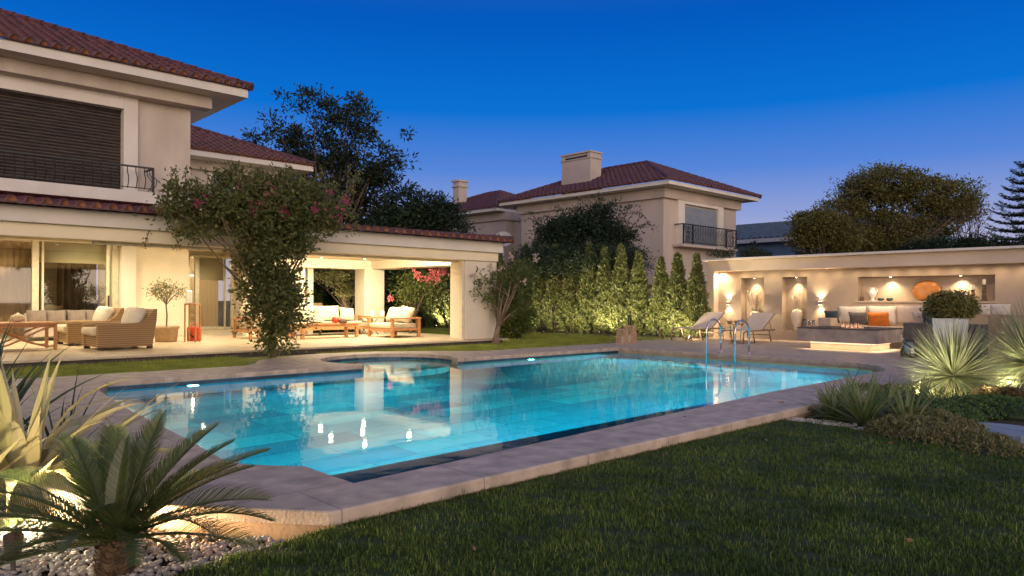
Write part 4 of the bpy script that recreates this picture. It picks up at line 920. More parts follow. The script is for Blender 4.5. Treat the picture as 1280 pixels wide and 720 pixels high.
# teak stand and red lantern
p = G(241, 428, PZ); t = thing('teak_stand', 'narrow teak stand against the wall by the glazed door', 'stand', (p[0] + .1, p[1] + .3, PZ), CL)
b = MB(); b.box(-.16, .16, -.15, .15, .98, 1.02); b.build('top', 'teak', t)
for x, y in ((-.14, -.13), (-.14, .13), (.14, -.13), (.14, .13)): b = MB(); b.beam((x, y, 0), (x, y, .98), .035); b.build('leg', 'teak', t)
b = MB(); b.box(-.08, .08, -.04, .04, 1.0, 1.34); o = b.build('speaker_box', 'ceramic_white', bevel=.02); o.location = (p[0] + .03, p[1] + .36, PZ + .025); tag(o, 'small white box standing on the teak stand', 'box')
p = G(243, 426, PZ); t = thing('red_box', 'small red box with a black handset mark beside the teak stand', 'box', (p[0], p[1], PZ), LAX)
b = MB(); b.box(-.17, .17, -.1, .1, 0, .38); b.build('body', 'red_paint', t, bevel=.03)
b = MB(); b.tube([(-.08, -.105, .28), (-.06, -.105, .18), (.0, -.105, .12), (.08, -.105, .09)], [.03, .018, .018, .03], 6); b.build('handset_mark', 'iron', t)
b = MB(); b.tube([(-.1, 0, .38), (-.08, 0, .46), (.08, 0, .46), (.1, 0, .38)], .012, 5); b.build('handle', 'red_paint', t)
# dining style teak table at far left
p = G(28, 437, PZ); t = thing('teak_table', 'teak table with crossed curved legs at the left edge', 'table', (p[0], p[1], PZ), 0)
b = MB(); b.box(-.75, .62, -.5, .5, .56, .61); b.build('top', 'teak', t, bevel=.006)
for x in (-.68, .55):
    for y in (-.43, .43): b = MB(); b.beam((x, y, 0), (x, y, .56), .06); b.build('leg', 'teak', t)
for y in (-.43, .43):
    for s in (0, 1):
        b = MB(); pts = [(-.68 + 1.23 * k / 10, y, .30 + (.22 if s else -.22) * math.cos(PI * k / 10) - .04 * math.sin(PI * k / 10)) for k in range(11)]; b.tube(pts, .022, 6); b.build('curved_brace', 'teak', t, smooth=True)
b = MB(); b.box(-.68, .55, -.43, -.39, .5, .56); b.box(-.68, .55, .39, .43, .5, .56); b.build('apron', 'teak', t)
q = Vector((p[0], p[1], PZ + .61)) + Vector((RIGHT[0], RIGHT[1], 0)) * -.1
b = MB(); b.lathe([(.03, 0), (.11, .02), (.145, .08), (.12, .15), (.04, .18), (.015, .21)], 20); o = b.build('gourd', 'gourd', smooth=True); o.location = q; tag(o, 'pale round gourd on the teak table', 'gourd')
# teak sofa group under the pavilion
def teak_seat(name, label, cat, w, loc, rz, cush, grp=None):
    t = thing(name, label, cat, loc, rz, grp)
    for x in (-w / 2, w / 2):
        for y in (-.38, .36):
            b = MB(); b.beam((x, y, 0), (x, y, .56 if y < 0 else .62), .07); b.build('leg', 'teak', t)
        b = MB(); b.box(x - .045, x + .045, -.44, .42, .56, .60); b.build('arm', 'teak', t, bevel=.006)
        b = MB(); b.beam((x, -.38, .25), (x, .36, .25), .04, .07); b.build('side_rail', 'teak', t)
    MB().box(-w / 2, w / 2, -.40, -.36, .18, .27).build('seat_rail', 'teak', t); MB().box(-w / 2, w / 2, .34, .38, .18, .27).build('seat_rail', 'teak', t)
    b = MB(); b.box(-w / 2, w / 2, -.36, .34, .24, .262); b.build('slats', 'teak', t)
    b = MB(); b.box(-w / 2 + .02, w / 2 - .02, .36, .4, .55, .62)
    n = max(3, int(w / .3))
    for i in range(n): x = -w / 2 + .15 + (w - .3) * i / (n - 1); b.box(x - .02, x + .02, .365, .395, .27, .55)
    b.build('back_rail', 'teak', t)
    nc = 1 if w < 1.8 else 2; cw = (w - .1) / nc
    for i in range(nc): b = MB(); x = -w / 2 + .05 + i * cw; b.box(x + .005, x + cw - .005, -.42, .33, .27, .43); b.build('seat_cushion', 'cream_cloth', t, bevel=.04, smooth=True)
    for (x, ww, hh, m, tl, rl) in cush:
        c = cushion('back_cushion', m, (x, .16, .43 + hh / 2), ww, hh, .22, 0, 0, 0, t); c.rotation_euler = (-tl, rl, 0)
    return t
SZ = 0                                  # local +X to the right of the view, seat faces the camera
q = AD(408, 414, 23.4); teak_seat('teak_sofa', 'long teak sofa with cream cushions behind the coffee table', 'sofa', 2.9, (q[0], q[1], PZ), SZ, [(-.75, .9, .5, 'cream_cloth', .25, 0), (.1, .95, .52, 'cream_cloth', .25, 0), (.85, .55, .46, 'cream_cloth', .35, .1)])
q = AD(318, 425, 21.3); teak_seat('teak_armchair', 'teak armchair half hidden behind the bougainvillea stem', 'armchair', 1.1, (q[0], q[1], PZ), PI / 2, [(0, .8, .5, 'cream_cloth', .3, 0)], 'teak armchairs')
q = AD(493, 418, 22.4); teak_seat('teak_loveseat', 'wide teak armchair with cream cushions at the right of the terrace', 'armchair', 1.25, (q[0], q[1], PZ), -PI / 2, [(-.3, .6, .5, 'cream_cloth', .3, 0), (.28, .62, .52, 'cream_cloth', .35, .12)], 'teak armchairs'); bpy.data.objects['teak_loveseat'].scale = (1, 1.3, 1)
q = AD(408, 425, 21.6); t = thing('coffee_table', 'low teak coffee table with fruit and flowers in front of the sofa', 'coffee table', (q[0], q[1], PZ), 0)
b = MB(); b.box(-1.0, .95, -.38, .38, .40, .45); b.box(-.95, .9, -.34, .34, .33, .40); b.build('top', 'teak', t, bevel=.006)
for x in (-.92, .85):
    for y in (-.3, .3): b = MB(); b.beam((x, y, 0), (x, y, .40), .09); b.build('leg', 'teak', t)
q = Vector((q[0], q[1], PZ + .45)); Rv = Vector((RIGHT[0], RIGHT[1], 0))
o = MB().lathe([(.02, 0), (.1, .02), (.12, .1), (.08, .18), (.02, .19)], 18).build('pomegranate', 'fruit_red', smooth=True); o.location = q + Rv * .27; tag(o, 'round red fruit on the coffee table', 'fruit')
t = thing('flower_dish', 'shallow dish of pale blue flowers on the coffee table', 'flower dish', q - Rv * .3)
MB().lathe([(.1, 0), (.24, .03), (.25, .05), (.2, .05)], 20).build('dish', 'ceramic_pale', t, smooth=True)
V, F, C = crown([(0, 0, .08, .26, .22, .05)], 30, 10, .04, .05, .04, 9, .2); leafmat('petal_blue', [(.35, .5, .55), (.6, .62, .6), (.25, .4, .5)]); npmesh('blossoms', V, F, 'petal_blue', t)
o = MB().lathe([(.1, 0), (.13, .03), (.12, .10), (.05, .13)], 14).build('tray_jar', 'carved_wood', smooth=True); o.location = q + Rv * .5; tag(o, 'dark round jar right of the red fruit', 'jar')
# small metal side table with two mugs
q = AD(461, 412, 23.9); t = thing('folding_table', 'small folding side table with crossed legs beside the white column', 'side table', (q[0], q[1], PZ), SZ)
b = MB(); b.box(-.25, .45, -.2, .2, .55, .57); b.build('top', 'teak', t)
for s in (1, -1):
    b = MB(); b.tube([(-.2, s * .17, 0), (.25, s * .17, .55)], .014, 6); b.tube([(.25, s * .17, 0), (-.2, s * .17, .55)], .014, 6); b.build('crossed_legs', 'iron', t)
for i, dx in enumerate((.12, .33)):
    o = MB().lathe([(.06, 0), (.075, .05), (.075, .2), (.065, .2), (.06, .04)], 16).build('mug', 'ceramic_white', smooth=True); o.location = Vector((q[0], q[1], PZ + .57)) + Rv * (dx + (.12 if i else 0)); tag(o, ('left', 'right')[i] + ' one of two white cups on the folding table', 'cup', 'white cups')
# wicker chair back behind the sofa
q = AD(386, 410, 24.9); t = thing('high_back_chair', 'beige woven chair back rising behind the teak sofa', 'chair', (q[0], q[1], PZ), SZ)
b = MB(); b.box(-.5, .5, -.05, .05, .45, 1.02); b.build('back', 'wicker', t, bevel=.02); b = MB(); b.box(-.5, .5, .05, .6, .35, .45); b.build('seat', 'cream_cloth', t, bevel=.02)
for x in (-.45, .45):
    for y in (0, .55): b = MB(); b.beam((x, y, 0), (x, y, .4), .05); b.build('leg', 'teak', t)

# ================================================================== HEDGE
def cypress(seed, H=3.0, r0=.62, n_pl=380):
    rg = np.random.default_rng(seed); Ps, As, Ls = [], [], []
    core = []
    for k in range(n_pl):
        t = rg.random() ** .85; a = rg.uniform(0, 2 * PI); rad = r0 * (1 - t) ** .85 * rg.uniform(.75, 1.05) * (.8 + .3 * math.sin(min(1, t * 5) * PI / 2))
        o = np.array([math.cos(a), math.sin(a), 0]); z = t * H * .93
        b = o * rad * .45 + np.array([0, 0, max(.03, z - .12)]); d = o * (.62 - .52 * t) + np.array([0, 0, .85]); d /= np.linalg.norm(d)
        ln = (.55 - .25 * t) * rg.uniform(.8, 1.2); m = 34
        s = rg.random(m); w = (1 - s) * .06 + .006
        off = rg.normal(size=(m, 3)); off -= (off @ d)[:, None] * d; off /= np.linalg.norm(off, axis=1, keepdims=True)
        Ps.append(b + d * (s * ln)[:, None] + off * (w * rg.random(m))[:, None]); As.append(d * 1.0 + off * .75 + rg.normal(size=(m, 3)) * .12); Ls.append(rg.uniform(.08, .15, m))
    V, F = leafquads(np.concatenate(Ps), np.concatenate(As), np.concatenate(Ls), .042, rg); return V, F
cyV = [cypress(40 + i) for i in range(4)]
cy_src = []
tops = [871, 848, 826, 797, 777, 755, 737, 714, 694, 675, 658]
pos = [(AX(px, 420, 20.95 - .035 * i)[1], 20.95 - .035 * i) for i, px in enumerate(tops)]
pos = [(AX(px, 420, 21.85 - .05 * i)[1], 21.85 - .05 * i) for i, px in enumerate(tops)]
yy = pos[-1][0]
while yy < 33: yy += .84; pos.append((yy, 20.5))
OR = ['first', 'second', 'third', 'fourth', 'fifth', 'sixth', 'seventh', 'eighth', 'ninth', 'tenth', 'eleventh', 'twelfth']
hr = random.Random(9)
for i, (y, x) in enumerate(pos):
    v = i % 4
    lb = OR[i] + ' cypress of the hedge counted leftwards from the niche wall' if i < 11 else 'hedge cypress seen behind the covered terrace'
    t = thing('cypress', lb, 'cypress', (x + hr.uniform(-.06, .06), y, -.03), hr.uniform(0, 6.28), 'cypress hedge')
    s = hr.uniform(.93, 1.05); t.scale = (s, s, s * hr.uniform(.92, 1.05) * (1 + .024 * min(i, 11)))
    if i < 4:
        f = npmesh('crown', cyV[v][0], cyV[v][1], 'leaf_hedge', t); k = MB(); k.tube([(0, 0, -.1), (0, 0, 1.2), (0, 0, 2.5)], [.05, .035, .01], 6); k = k.build('trunk', 'bark', t); cy_src.append((f, k))
    else:
        for s_ in cy_src[v]: c = s_.copy(); COL.objects.link(c); c.parent = t

# ================================================================== TREES AND SHRUBS
def lob(px, py, D, r, rz=None, rd=None): p = AD(px, py, D); return (p[0], p[1], p[2], r, rd or r, rz or r * .8)
TD = 36
base = AD(418, 380, TD)
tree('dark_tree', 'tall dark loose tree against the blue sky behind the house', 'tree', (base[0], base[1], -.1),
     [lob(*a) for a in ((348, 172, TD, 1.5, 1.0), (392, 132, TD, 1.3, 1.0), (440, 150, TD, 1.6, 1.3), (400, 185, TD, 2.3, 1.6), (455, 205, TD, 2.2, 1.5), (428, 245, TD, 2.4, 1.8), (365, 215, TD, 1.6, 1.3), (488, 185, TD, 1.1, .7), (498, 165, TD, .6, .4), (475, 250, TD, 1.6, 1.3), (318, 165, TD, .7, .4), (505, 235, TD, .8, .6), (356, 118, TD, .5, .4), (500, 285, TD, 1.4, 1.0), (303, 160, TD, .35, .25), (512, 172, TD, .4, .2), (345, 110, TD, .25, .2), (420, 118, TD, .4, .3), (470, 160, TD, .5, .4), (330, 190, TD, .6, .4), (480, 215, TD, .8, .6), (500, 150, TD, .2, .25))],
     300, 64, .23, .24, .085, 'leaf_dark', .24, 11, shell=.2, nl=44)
base = AD(530, 380, 35)
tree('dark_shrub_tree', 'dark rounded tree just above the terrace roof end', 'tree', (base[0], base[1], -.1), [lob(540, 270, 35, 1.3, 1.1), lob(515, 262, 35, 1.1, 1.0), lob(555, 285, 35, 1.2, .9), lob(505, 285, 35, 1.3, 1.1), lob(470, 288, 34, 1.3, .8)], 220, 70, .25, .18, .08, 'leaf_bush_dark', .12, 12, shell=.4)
OD = 36
base = AD(1105, 380, OD)
tree('olive_tree', 'broad olive toned tree with gaps rising behind the niche wall', 'tree', (base[0], base[1], -.1),
     [lob(*a) for a in ((1110, 232, OD, 1.7, .9), (1075, 245, OD, 1.3, .9), (1150, 240, OD, 1.3, .8), (1190, 245, OD, 1.2, .8), (1052, 268, OD, 1.0, .8), (1205, 262, OD, .9, .6), (1120, 262, OD, .8, .5), (1168, 262, OD, 1.0, .6), (1100, 285, OD, 1.3, .9), (1070, 300, OD, 1.2, .6), (1150, 290, OD, 1.1, .7), (1120, 305, OD, 1.5, .5), (1180, 280, OD, .8, .5))],
     560, 80, .21, .15, .07, 'leaf_olive', .2, 13, shell=.5, nl=26)
base = AD(1020, 380, 34)
tree('olive_bush', 'rounded olive toned bush left of the broad tree behind the niche wall', 'shrub', (base[0], base[1], -.1), [lob(1018, 283, 34, 1.0, .75), (lob(1035, 290, 34, .9, .8)), lob(1008, 300, 34, .7, .6), lob(1050, 300, 34, 1.0, .6)], 260, 80, .18, .14, .065, 'leaf_olive', .1, 14, shell=.6)
base = AD(1200, 380, 33)
tree('low_shrub', 'low dark shrub along the top of the niche wall at the right', 'shrub', (base[0], base[1], -.1), [lob(1190, 308, 33, 1.0, .35), lob(1225, 308, 33, 1.0, .3), lob(1150, 312, 33, 1.0, .3), lob(1262, 308, 33, .8, .3)], 150, 60, .16, .14, .06, 'leaf_bush_dark', .08, 15, shell=.4)
# bare twigs
base = AD(1215, 380, 33.5); t = thing('bare_shrub', 'leafless twiggy shrub between the broad tree and the tiered pine', 'shrub', (base[0], base[1], 0))
rg = random.Random(8); b = MB()
for k in range(42):
    a = AD(1190 + rg.uniform(0, 35), 318, 33.5); c = AD(1195 + rg.uniform(-10, 55), rg.uniform(250, 296), 33.5 + rg.uniform(-.5, .5)); A = Vector((a[0] - base[0], a[1] - base[1], a[2])); Bv = Vector((c[0] - base[0], c[1] - base[1], c[2])); m_ = A.lerp(Bv, .5) + Vector((rg.uniform(-.1, .1), rg.uniform(-.1, .1), .05))
    b.tube([A, m_, Bv], [.018, .012, .005], 4)
    b.tube([m_, m_.lerp(Bv, .8) + Vector((rg.uniform(-.25, .25), rg.uniform(-.25, .25), .1))], [.01, .004], 4)
b.tube([(0, 0, -.1), (0, 0, 3)], [.08, .05], 6); b.build('twigs', 'bark', t)
# tiered pine
base = AD(1288, 380, 38); t = thing('norfolk_pine', 'dark tiered pine with flat layered branches at the right edge', 'pine tree', (base[0], base[1], 0))
MB().tube([(0, 0, -.1), (0, 0, 5), (0, 0, 10.6)], [.2, .12, .02], 8).build('trunk', 'bark', t)
rg = np.random.default_rng(4); Ps, As = [], []; b = MB(); nt_ = 12
for i in range(nt_):
    z = AD(1288, 312, 38)[2] - .2 + i * .42; r = 2.5 * (1 - i / (nt_ + 1.5)) ** .8
    for k in range(9):
        a = 2 * PI * k / 9 + i * .5; o = np.array([math.cos(a), math.sin(a), 0]); s = np.linspace(0, 1, 8)
        pts = [o * r * q + np.array([0, 0, z - .16 * math.sin(q * 2.6) + .32 * q * q]) for q in s]; b.tube(pts, [.035 * (1 - .8 * q) for q in s], 4, cap=False)
        m = int(260 * r / 2.2); q = rg.random(m); C0 = o * r * q[:, None] + np.column_stack([np.zeros(m), np.zeros(m), z - .16 * np.sin(q * 2.6) + .32 * q * q])
        sd = np.cross(o, [0, 0, 1]); of = rg.normal(size=m) * .16 * (1 - .5 * q); Ps.append(C0 + sd * of[:, None] + np.array([0, 0, 1]) * rg.normal(size=(m, 1)) * .025); As.append(o + sd * np.sign(of)[:, None] * .7 + rg.normal(size=(m, 3)) * .25 + np.array([0, 0, .3]))
b.build('branches', 'bark', t); V, F = leafquads(np.concatenate(Ps), np.concatenate(As), .17, .035, rg); npmesh('crown', V, F, 'leaf_bush_dark', t)
# dark trailing bush in front of the villa
BD = 31; base = AD(725, 380, BD)
t = tree('trailing_bush', 'big dark trailing bush in front of the far villa wall', 'shrub', (base[0], base[1], -.1),
     [lob(*a) for a in ((722, 300, BD, 1.6, 1.1), (690, 308, BD, 1.0, .9), (758, 300, BD, 1.1, .9), (738, 274, BD, .9, .6), (762, 270, BD, .6, .5), (705, 288, BD, .7, .5), (720, 325, BD, 1.9, .9), (778, 310, BD, .7, .8))], 420, 90, .2, .14, .065, 'leaf_bush_dark', .1, 16, shell=.5)
rg = random.Random(6); P_, A_ = [], []; b = MB()
for k in range(34):
    px = rg.uniform(665, 800); a = AD(px, 285, BD); side = rg.choice((-1, 1)); tip = AD(px + side * rg.uniform(5, 35), rg.uniform(240, 268) if 715 < px < 790 else rg.uniform(262, 290), BD)
    A = Vector((a[0] - base[0], a[1] - base[1], a[2] + .1)); Bv = Vector((tip[0] - base[0], tip[1] - base[1], tip[2] + .1)); m_ = A.lerp(Bv, .6) + Vector((0, 0, .25)); b.tube([A, m_, Bv], [.012, .008, .004], 4)
    for i in range(46):
        q = rg.random(); p = A.lerp(m_, q * 1.0) if rg.random() < .6 else m_.lerp(Bv, q); P_.append(p + Vector([rg.gauss(0, .045) for _ in range(3)])); A_.append([rg.gauss(0, 1) for _ in range(3)])
b.build('shoots', 'bark', t); V, F = leafquads(np.array(P_), np.array(A_), .10, .045); npmesh('shoot_leaves', V, F, 'leaf_bush_dark', t)
base = AD(745, 380, 28.6)
tree('feathery_bush', 'dark green feathery bush peeping over the cypress tops', 'shrub', (base[0], base[1], -.1), [lob(745, 326, 28.6, 1.2, .6), lob(790, 328, 28.6, .7, .5), lob(700, 328, 28.8, .9, .6), lob(665, 325, 28.8, .8, .5)], 300, 90, .16, .12, .04, 'leaf_bush_dark', .07, 17, shell=.5)
base = AD(920, 380, 27)
tree('sparse_shrub', 'sparse dark shrub between the villa balcony and the niche wall top', 'shrub', (base[0], base[1], -.1), [lob(898, 318, 27, .5, .12), lob(938, 316, 27, .7, .16), lob(945, 302, 27, .15, .35)], 46, 40, .08, .09, .04, 'leaf_dark', .04, 18, shell=.2, nl=10)
# planting seen through the terrace openings
for i, (px, D, r, zz, lm, lb) in enumerate(((385, 28.5, 1.1, 1.2, 'leaf_bush', 'dark garden shrub seen through the left rear terrace opening'), (420, 28.8, 1.2, 1.3, 'leaf_bush_dark', 'dark garden shrub behind the middle of the rear terrace opening'), (455, 29.5, 1.3, 1.4, 'leaf_bush_dark', 'dark garden shrub just behind the white rear column'), (480, 30, 1.3, 1.5, 'leaf_bush', 'leafy shrub just right of the white rear column'))):
    p = AD(px, 380, D); tree('garden_shrub', lb, 'shrub', (p[0], p[1], -.1), [(p[0], p[1], zz, r, r, 1.35), (p[0] + .3, p[1], zz + .7, r * .8, r * .8, .8)], 170, 60, .18, .16, .08, lm, .07, 30 + i, shell=.7, group='shrubs behind the terrace')
p = AD(425, 345, 27.0); base = AD(444, 380, 27.0)
tree('climbing_vine', 'pale lit vine hanging in the rear terrace opening above the sofa', 'vine', (base[0], base[1], -.1), [lob(420, 342, 26.6, 1.0, .35), lob(395, 335, 26.6, .6, .25), lob(440, 345, 26.6, .5, .6), lob(432, 362, 26.6, .35, .3)], 190, 50, .12, .10, .055, 'leaf_ground', .04, 40, shell=.3)
base = AD(512, 408, 24.6)
tree('pink_bougainvillea', 'pink flowering shrub with thin trunk seen through the right terrace opening', 'shrub', (base[0], base[1], -.1), [lob(510, 360, 24.6, .6, .6), lob(535, 350, 24.4, .7, .35), lob(525, 375, 24.8, .6, .5)], 60, 36, .15, .10, .05, 'leaf_bush', .05, 41, shell=.3)
rg = np.random.default_rng(12); Q = []
for px, py, s in ((541, 338, 1.3), (548, 343, 1.2), (534, 348, 1.0), (524, 346, .8), (555, 339, .7), (520, 343, .7), (488, 373, .6), (517, 336, .5), (545, 350, .8)): Q.append((AD(px, py, 24.0), s))
t = COL.objects[-3] if False else bpy.data.objects['pink_bougainvillea']
P_ = np.concatenate([np.array(q)[None] + rg.normal(size=(int(50 * s), 3)) * .07 * s for q, s in Q]) - np.array([base[0], base[1], -.1]); V, F = leafquads(P_, rg.normal(size=P_.shape), .075, .07, rg); npmesh('blossoms', V, F, 'petal_bright', t)
# big bougainvillea
bb = G(340, 445, 0)
L_ = []
for px, py, D, r, rz in ((345, 425, 15.8, .40, .35), (345, 395, 15.6, .58, .5), (342, 360, 15.5, .66, .5), (342, 325, 15.3, .70, .5), (345, 295, 15.2, .72, .45), (310, 275, 15.1, .6, .35), (355, 262, 15.2, .75, .5), (280, 258, 14.8, .6, .35), (388, 268, 15.5, .55, .4), (240, 248, 14.5, .5, .28), (405, 252, 15.7, .45, .38), (322, 238, 15.1, .6, .35), (365, 238, 15.3, .5, .3), (212, 258, 14.3, .4, .2), (250, 288, 14.6, .4, .2), (412, 282, 15.7, .35, .25), (300, 226, 15.0, .3, .3), (345, 222, 15.2, .25, .2), (425, 262, 15.8, .3, .2)): L_.append(lob(px, py, D, r, rz))
t = tree('bougainvillea', 'large bougainvillea climbing to the eaves with small pink flowers', 'climbing shrub', (bb[0], bb[1], -.04), L_, 450, 58, .13, .10, .055, 'leaf_boug', .07, 50, shell=.3, bark='bark_pale', nl=30)
rg = random.Random(3); P_, A_ = [], []; b = MB(); base = (bb[0], bb[1], -.04)
for k in range(90):
    px = rg.uniform(195, 435); lowside = rg.random() < .45
    a = AD(px, 255, 15); ty = rg.uniform(205, 235) if not lowside else rg.uniform(285, 315); tx = px + rg.uniform(-30, 30)
    if k < 10: a = AD(342, rg.uniform(300, 420), 15.4); tx = 342 + rg.choice((-1, 1)) * rg.uniform(35, 60); ty = rg.uniform(310, 425)
    tip = AD(tx, ty, 14.9 if px < 300 else 15.3); A = Vector(a) - Vector(base); Bv = Vector(tip) - Vector(base); m_ = A.lerp(Bv, .6) + Vector((0, 0, .15)); b.tube([A, m_, Bv], [.01, .007, .003], 4)
    for i in range(40):
        q = rg.random(); p = A.lerp(m_, q) if rg.random() < .5 else m_.lerp(Bv, q); P_.append(p + Vector([rg.gauss(0, .03) for _ in range(3)])); A_.append([rg.gauss(0, 1) for _ in range(3)])
b.build('shoots', 'bark', t); V, F = leafquads(np.array(P_), np.array(A_), .07, .04); npmesh('shoot_leaves', V, F, 'leaf_boug', t)
rgn = np.random.default_rng(2); Q = [(px, py, s) for px, py, s in ((338, 240, 1.3), (318, 263, 1.2), (322, 258, 1), (250, 250, 1), (355, 265, .9), (350, 262, .8), (395, 258, .9), (428, 255, 1.2), (432, 250, .8), (425, 272, .8), (392, 262, .6), (245, 253, .7), (300, 232, .5), (412, 240, .5))]
P_ = np.concatenate([np.array(AD(px, py, 14.1 if px < 300 else 14.6))[None] + rgn.normal(size=(int(22 * s), 3)) * .07 * s for px, py, s in Q]) - np.array(base); V, F = leafquads(P_, rgn.normal(size=P_.shape), .05, .045, rgn); npmesh('blossoms', V, F, 'petal_pink', t)
# rose shrub at the terrace corner
bb = G(620, 430, 0); t = tree('rose_shrub', 'rose shrub with gnarled pale trunk and whitish flowers at the terrace corner', 'shrub', (bb[0], bb[1], -.04),
     [lob(*a) for a in ((640, 350, 21.6, .5, .45), (620, 355, 21.4, .55, .4), (605, 365, 21.2, .45, .3), (632, 380, 21.6, .5, .4), (645, 375, 21.8, .45, .45), (600, 345, 21.1, .3, .2), (605, 400, 21.3, .3, .12), (650, 340, 22, .4, .4))], 105, 40, .11, .08, .045, 'leaf_bush', .09, 51, shell=.2, bark='bark_pale', nl=14)
P_ = np.concatenate([np.array(AD(px, py, 20.9))[None] + rgn.normal(size=(14, 3)) * .04 for px, py in ((640, 322), (668, 325), (637, 318), (655, 352), (625, 335), (671, 318), (590, 345), (612, 333))]) - np.array([bb[0], bb[1], -.04]); V, F = leafquads(P_, rgn.normal(size=P_.shape), .07, .065, rgn); npmesh('blossoms', V, F, 'petal_white', t)
base = AD(650, 420, 24.2)
tree('lit_shrub', 'leafy lit shrub left of the cypress hedge beside the terrace', 'shrub', (base[0], base[1], -.05), [lob(645, 398, 24.0, .5, .55), lob(642, 368, 24.1, .5, .5), lob(650, 345, 24.3, .4, .4), lob(632, 400, 24.2, .5, .5)], 260, 70, .13, .09, .05, 'leaf_bush', .05, 52, shell=.6)
# boxwood in white planter
q = AD(1188, 440, 13.0); BX = LAX - .54
t = thing('boxwood_planter', 'trimmed boxwood in a tall tapered white planter on the right', 'potted plant', (q[0], q[1], -.12), BX)
b = MB(); v = [(x * s, y * s, z) for z, s in ((0, .20), (1.10, .275)) for x, y in ((-1, -1), (1, -1), (1, 1), (-1, 1))]; b.add(v, [(3, 2, 1, 0), (0, 1, 5, 4), (1, 2, 6, 5), (2, 3, 7, 6), (3, 0, 4, 7)])
v = [(x * s, y * s, z) for z, s in ((1.10, .275), (1.10, .25), (1.02, .245)) for x, y in ((-1, -1), (1, -1), (1, 1), (-1, 1))]; b.add(v, [(0, 1, 5, 4), (1, 2, 6, 5), (2, 3, 7, 6), (3, 0, 4, 7), (4, 5, 9, 8), (5, 6, 10, 9), (6, 7, 11, 10), (7, 4, 8, 11), (8, 9, 10, 11)]); b.build('pot', 'planter_white', t)
V, F, C = crown([(0, 0, 1.32, .40, .40, .26), (0, 0, 1.26, .42, .42, .16)], 420, 24, .035, .045, .026, 77, .82); npmesh('crown', V, F, 'leaf_box', t)
V, F, C = crown([(0, 0, 1.3, .3, .3, .18)], 160, 14, .05, .06, .04, 78, .3); npmesh('inner_crown', V, F, 'leaf_bush_dark', t)

# ================================================================== GARDEN AT THE RIGHT
def spiky(name, label, p, n, L, seed, m='leaf_yucca', el0=-.5, w=.014, zc=.55):
    t = thing(name, label, 'spiky plant', p, 0, 'spiky round plants'); rg = random.Random(seed); b = MB()
    for i in range(n):
        az = rg.uniform(0, 2 * PI); el = math.asin(rg.uniform(math.sin(el0), 1) ** 1.0); l = L * rg.uniform(.78, 1.08)
        strap(b, (0.03 * math.cos(az), .03 * math.sin(az), zc), az, el, l, w * rg.uniform(.8, 1.3), rg.uniform(0, .22), 4, tip=.1, wprof=lambda q: 1 - .85 * q)
    b.build('leaves', m, t); MB().lathe([(.10, -.05), (.12, .1), (.09, zc - .05), (.05, zc)], 12).build('stem', 'cyc_trunk', t); return t
q = AD(1192, 500, 10.4); spiky('dasylirion', 'round spiky grey green plant lit from below beside the boxwood planter', (q[0], q[1], -.13), 1150, .88, 3, zc=.34, w=.016)
q = AD(1292, 500, 10.6); spiky('dasylirion', 'larger spiky grey green plant cut by the right edge', (q[0], q[1], -.13), 1250, 1.0, 4, zc=.5, w=.016)
def clump(name, label, p, n, L, w, seed, m, cat='plant', grp=None, el=(.5, 1.4), droop=1.1, seg=7):
    t = thing(name, label, cat, p, 0, grp); rg = random.Random(seed); b = MB()
    for i in range(n):
        az = rg.uniform(0, 2 * PI); r = rg.uniform(0, .07)
        strap(b, (r * math.cos(az), r * math.sin(az), 0), az + rg.uniform(-.4, .4), rg.uniform(*el), L * rg.uniform(.6, 1.15), w * rg.uniform(.7, 1.2), droop * rg.uniform(.5, 1.3), seg)
    b.build('leaves', m, t); return t
GS = 'strap leaved plants in the right bed'
for i, (px, py, n, L, lb) in enumerate(((1080, 531, 110, .74, 'largest strap leaved clump at the front of the right bed'), (1136, 537, 80, .66, 'strap leaved clump just right of the largest one'), (1040, 522, 90, .56, 'strap leaved clump nearest the pool coping'), (1176, 520, 60, .55, 'strap leaved clump below the round spiky plant'), (1108, 514, 80, .62, 'strap leaved clump behind the largest one'), (1058, 512, 70, .6, 'strap leaved clump rising against the pool coping'), (1150, 512, 60, .55, 'strap leaved clump between the pebbles and the round spiky plant'))):
    p = G(px, py, -.13); clump('strap_plant', lb, (p[0], p[1], -.14), n, L, .036, 60 + i, 'leaf_strap', 'plant', GS, (.15, 1.35), .95)
# low ground cover cushions: rosette shoots standing on mounds
def mounds(name, label, lobes, n_cl, per, lm, seed, L=.035, W=.014, cl=.035):
    c = np.mean([l[:2] for l in lobes], 0); t = thing(name, label, 'ground cover', (c[0], c[1], -.13)); lb = [(x - c[0], y - c[1], .0, a, b_, h_ * .78) for x, y, a, b_, h_ in lobes]
    rg = np.random.default_rng(seed); C = []; ar = np.array([l[3] * l[4] for l in lb]); ar /= ar.sum()
    for i in rg.choice(len(lb), n_cl, p=ar):
        r = rg.random() ** .5; a = rg.uniform(0, 2 * PI); x = r * math.cos(a); y = r * math.sin(a); l = lb[i]; C.append((l[0] + x * l[3], l[1] + y * l[4], l[5] * math.sqrt(max(0, 1 - r * r)) * rg.uniform(.75, 1.12)))
    C = np.array(C); idx = np.repeat(np.arange(n_cl), per); n = len(idx); A = rg.normal(size=(n, 3)) + np.array([0, 0, .9]); P = C[idx] + rg.normal(size=(n, 3)) * cl * .35
    V, F = leafquads(P, A, rg.uniform(.6, 1.2, n) * L, W, rg); npmesh('leaves', V, F, lm, t)
    b = MB()
    for l in lb: b.lathe([(1.0 * .93, -.02), (.9, l[5] * .35), (.7, l[5] * .62), (.4, l[5] * .8), (.05, l[5] * .86)], 16, (l[0], l[1], 0), l[3], l[4])
    b.build('foliage', 'leaf_bush_dark', t, smooth=True); return t
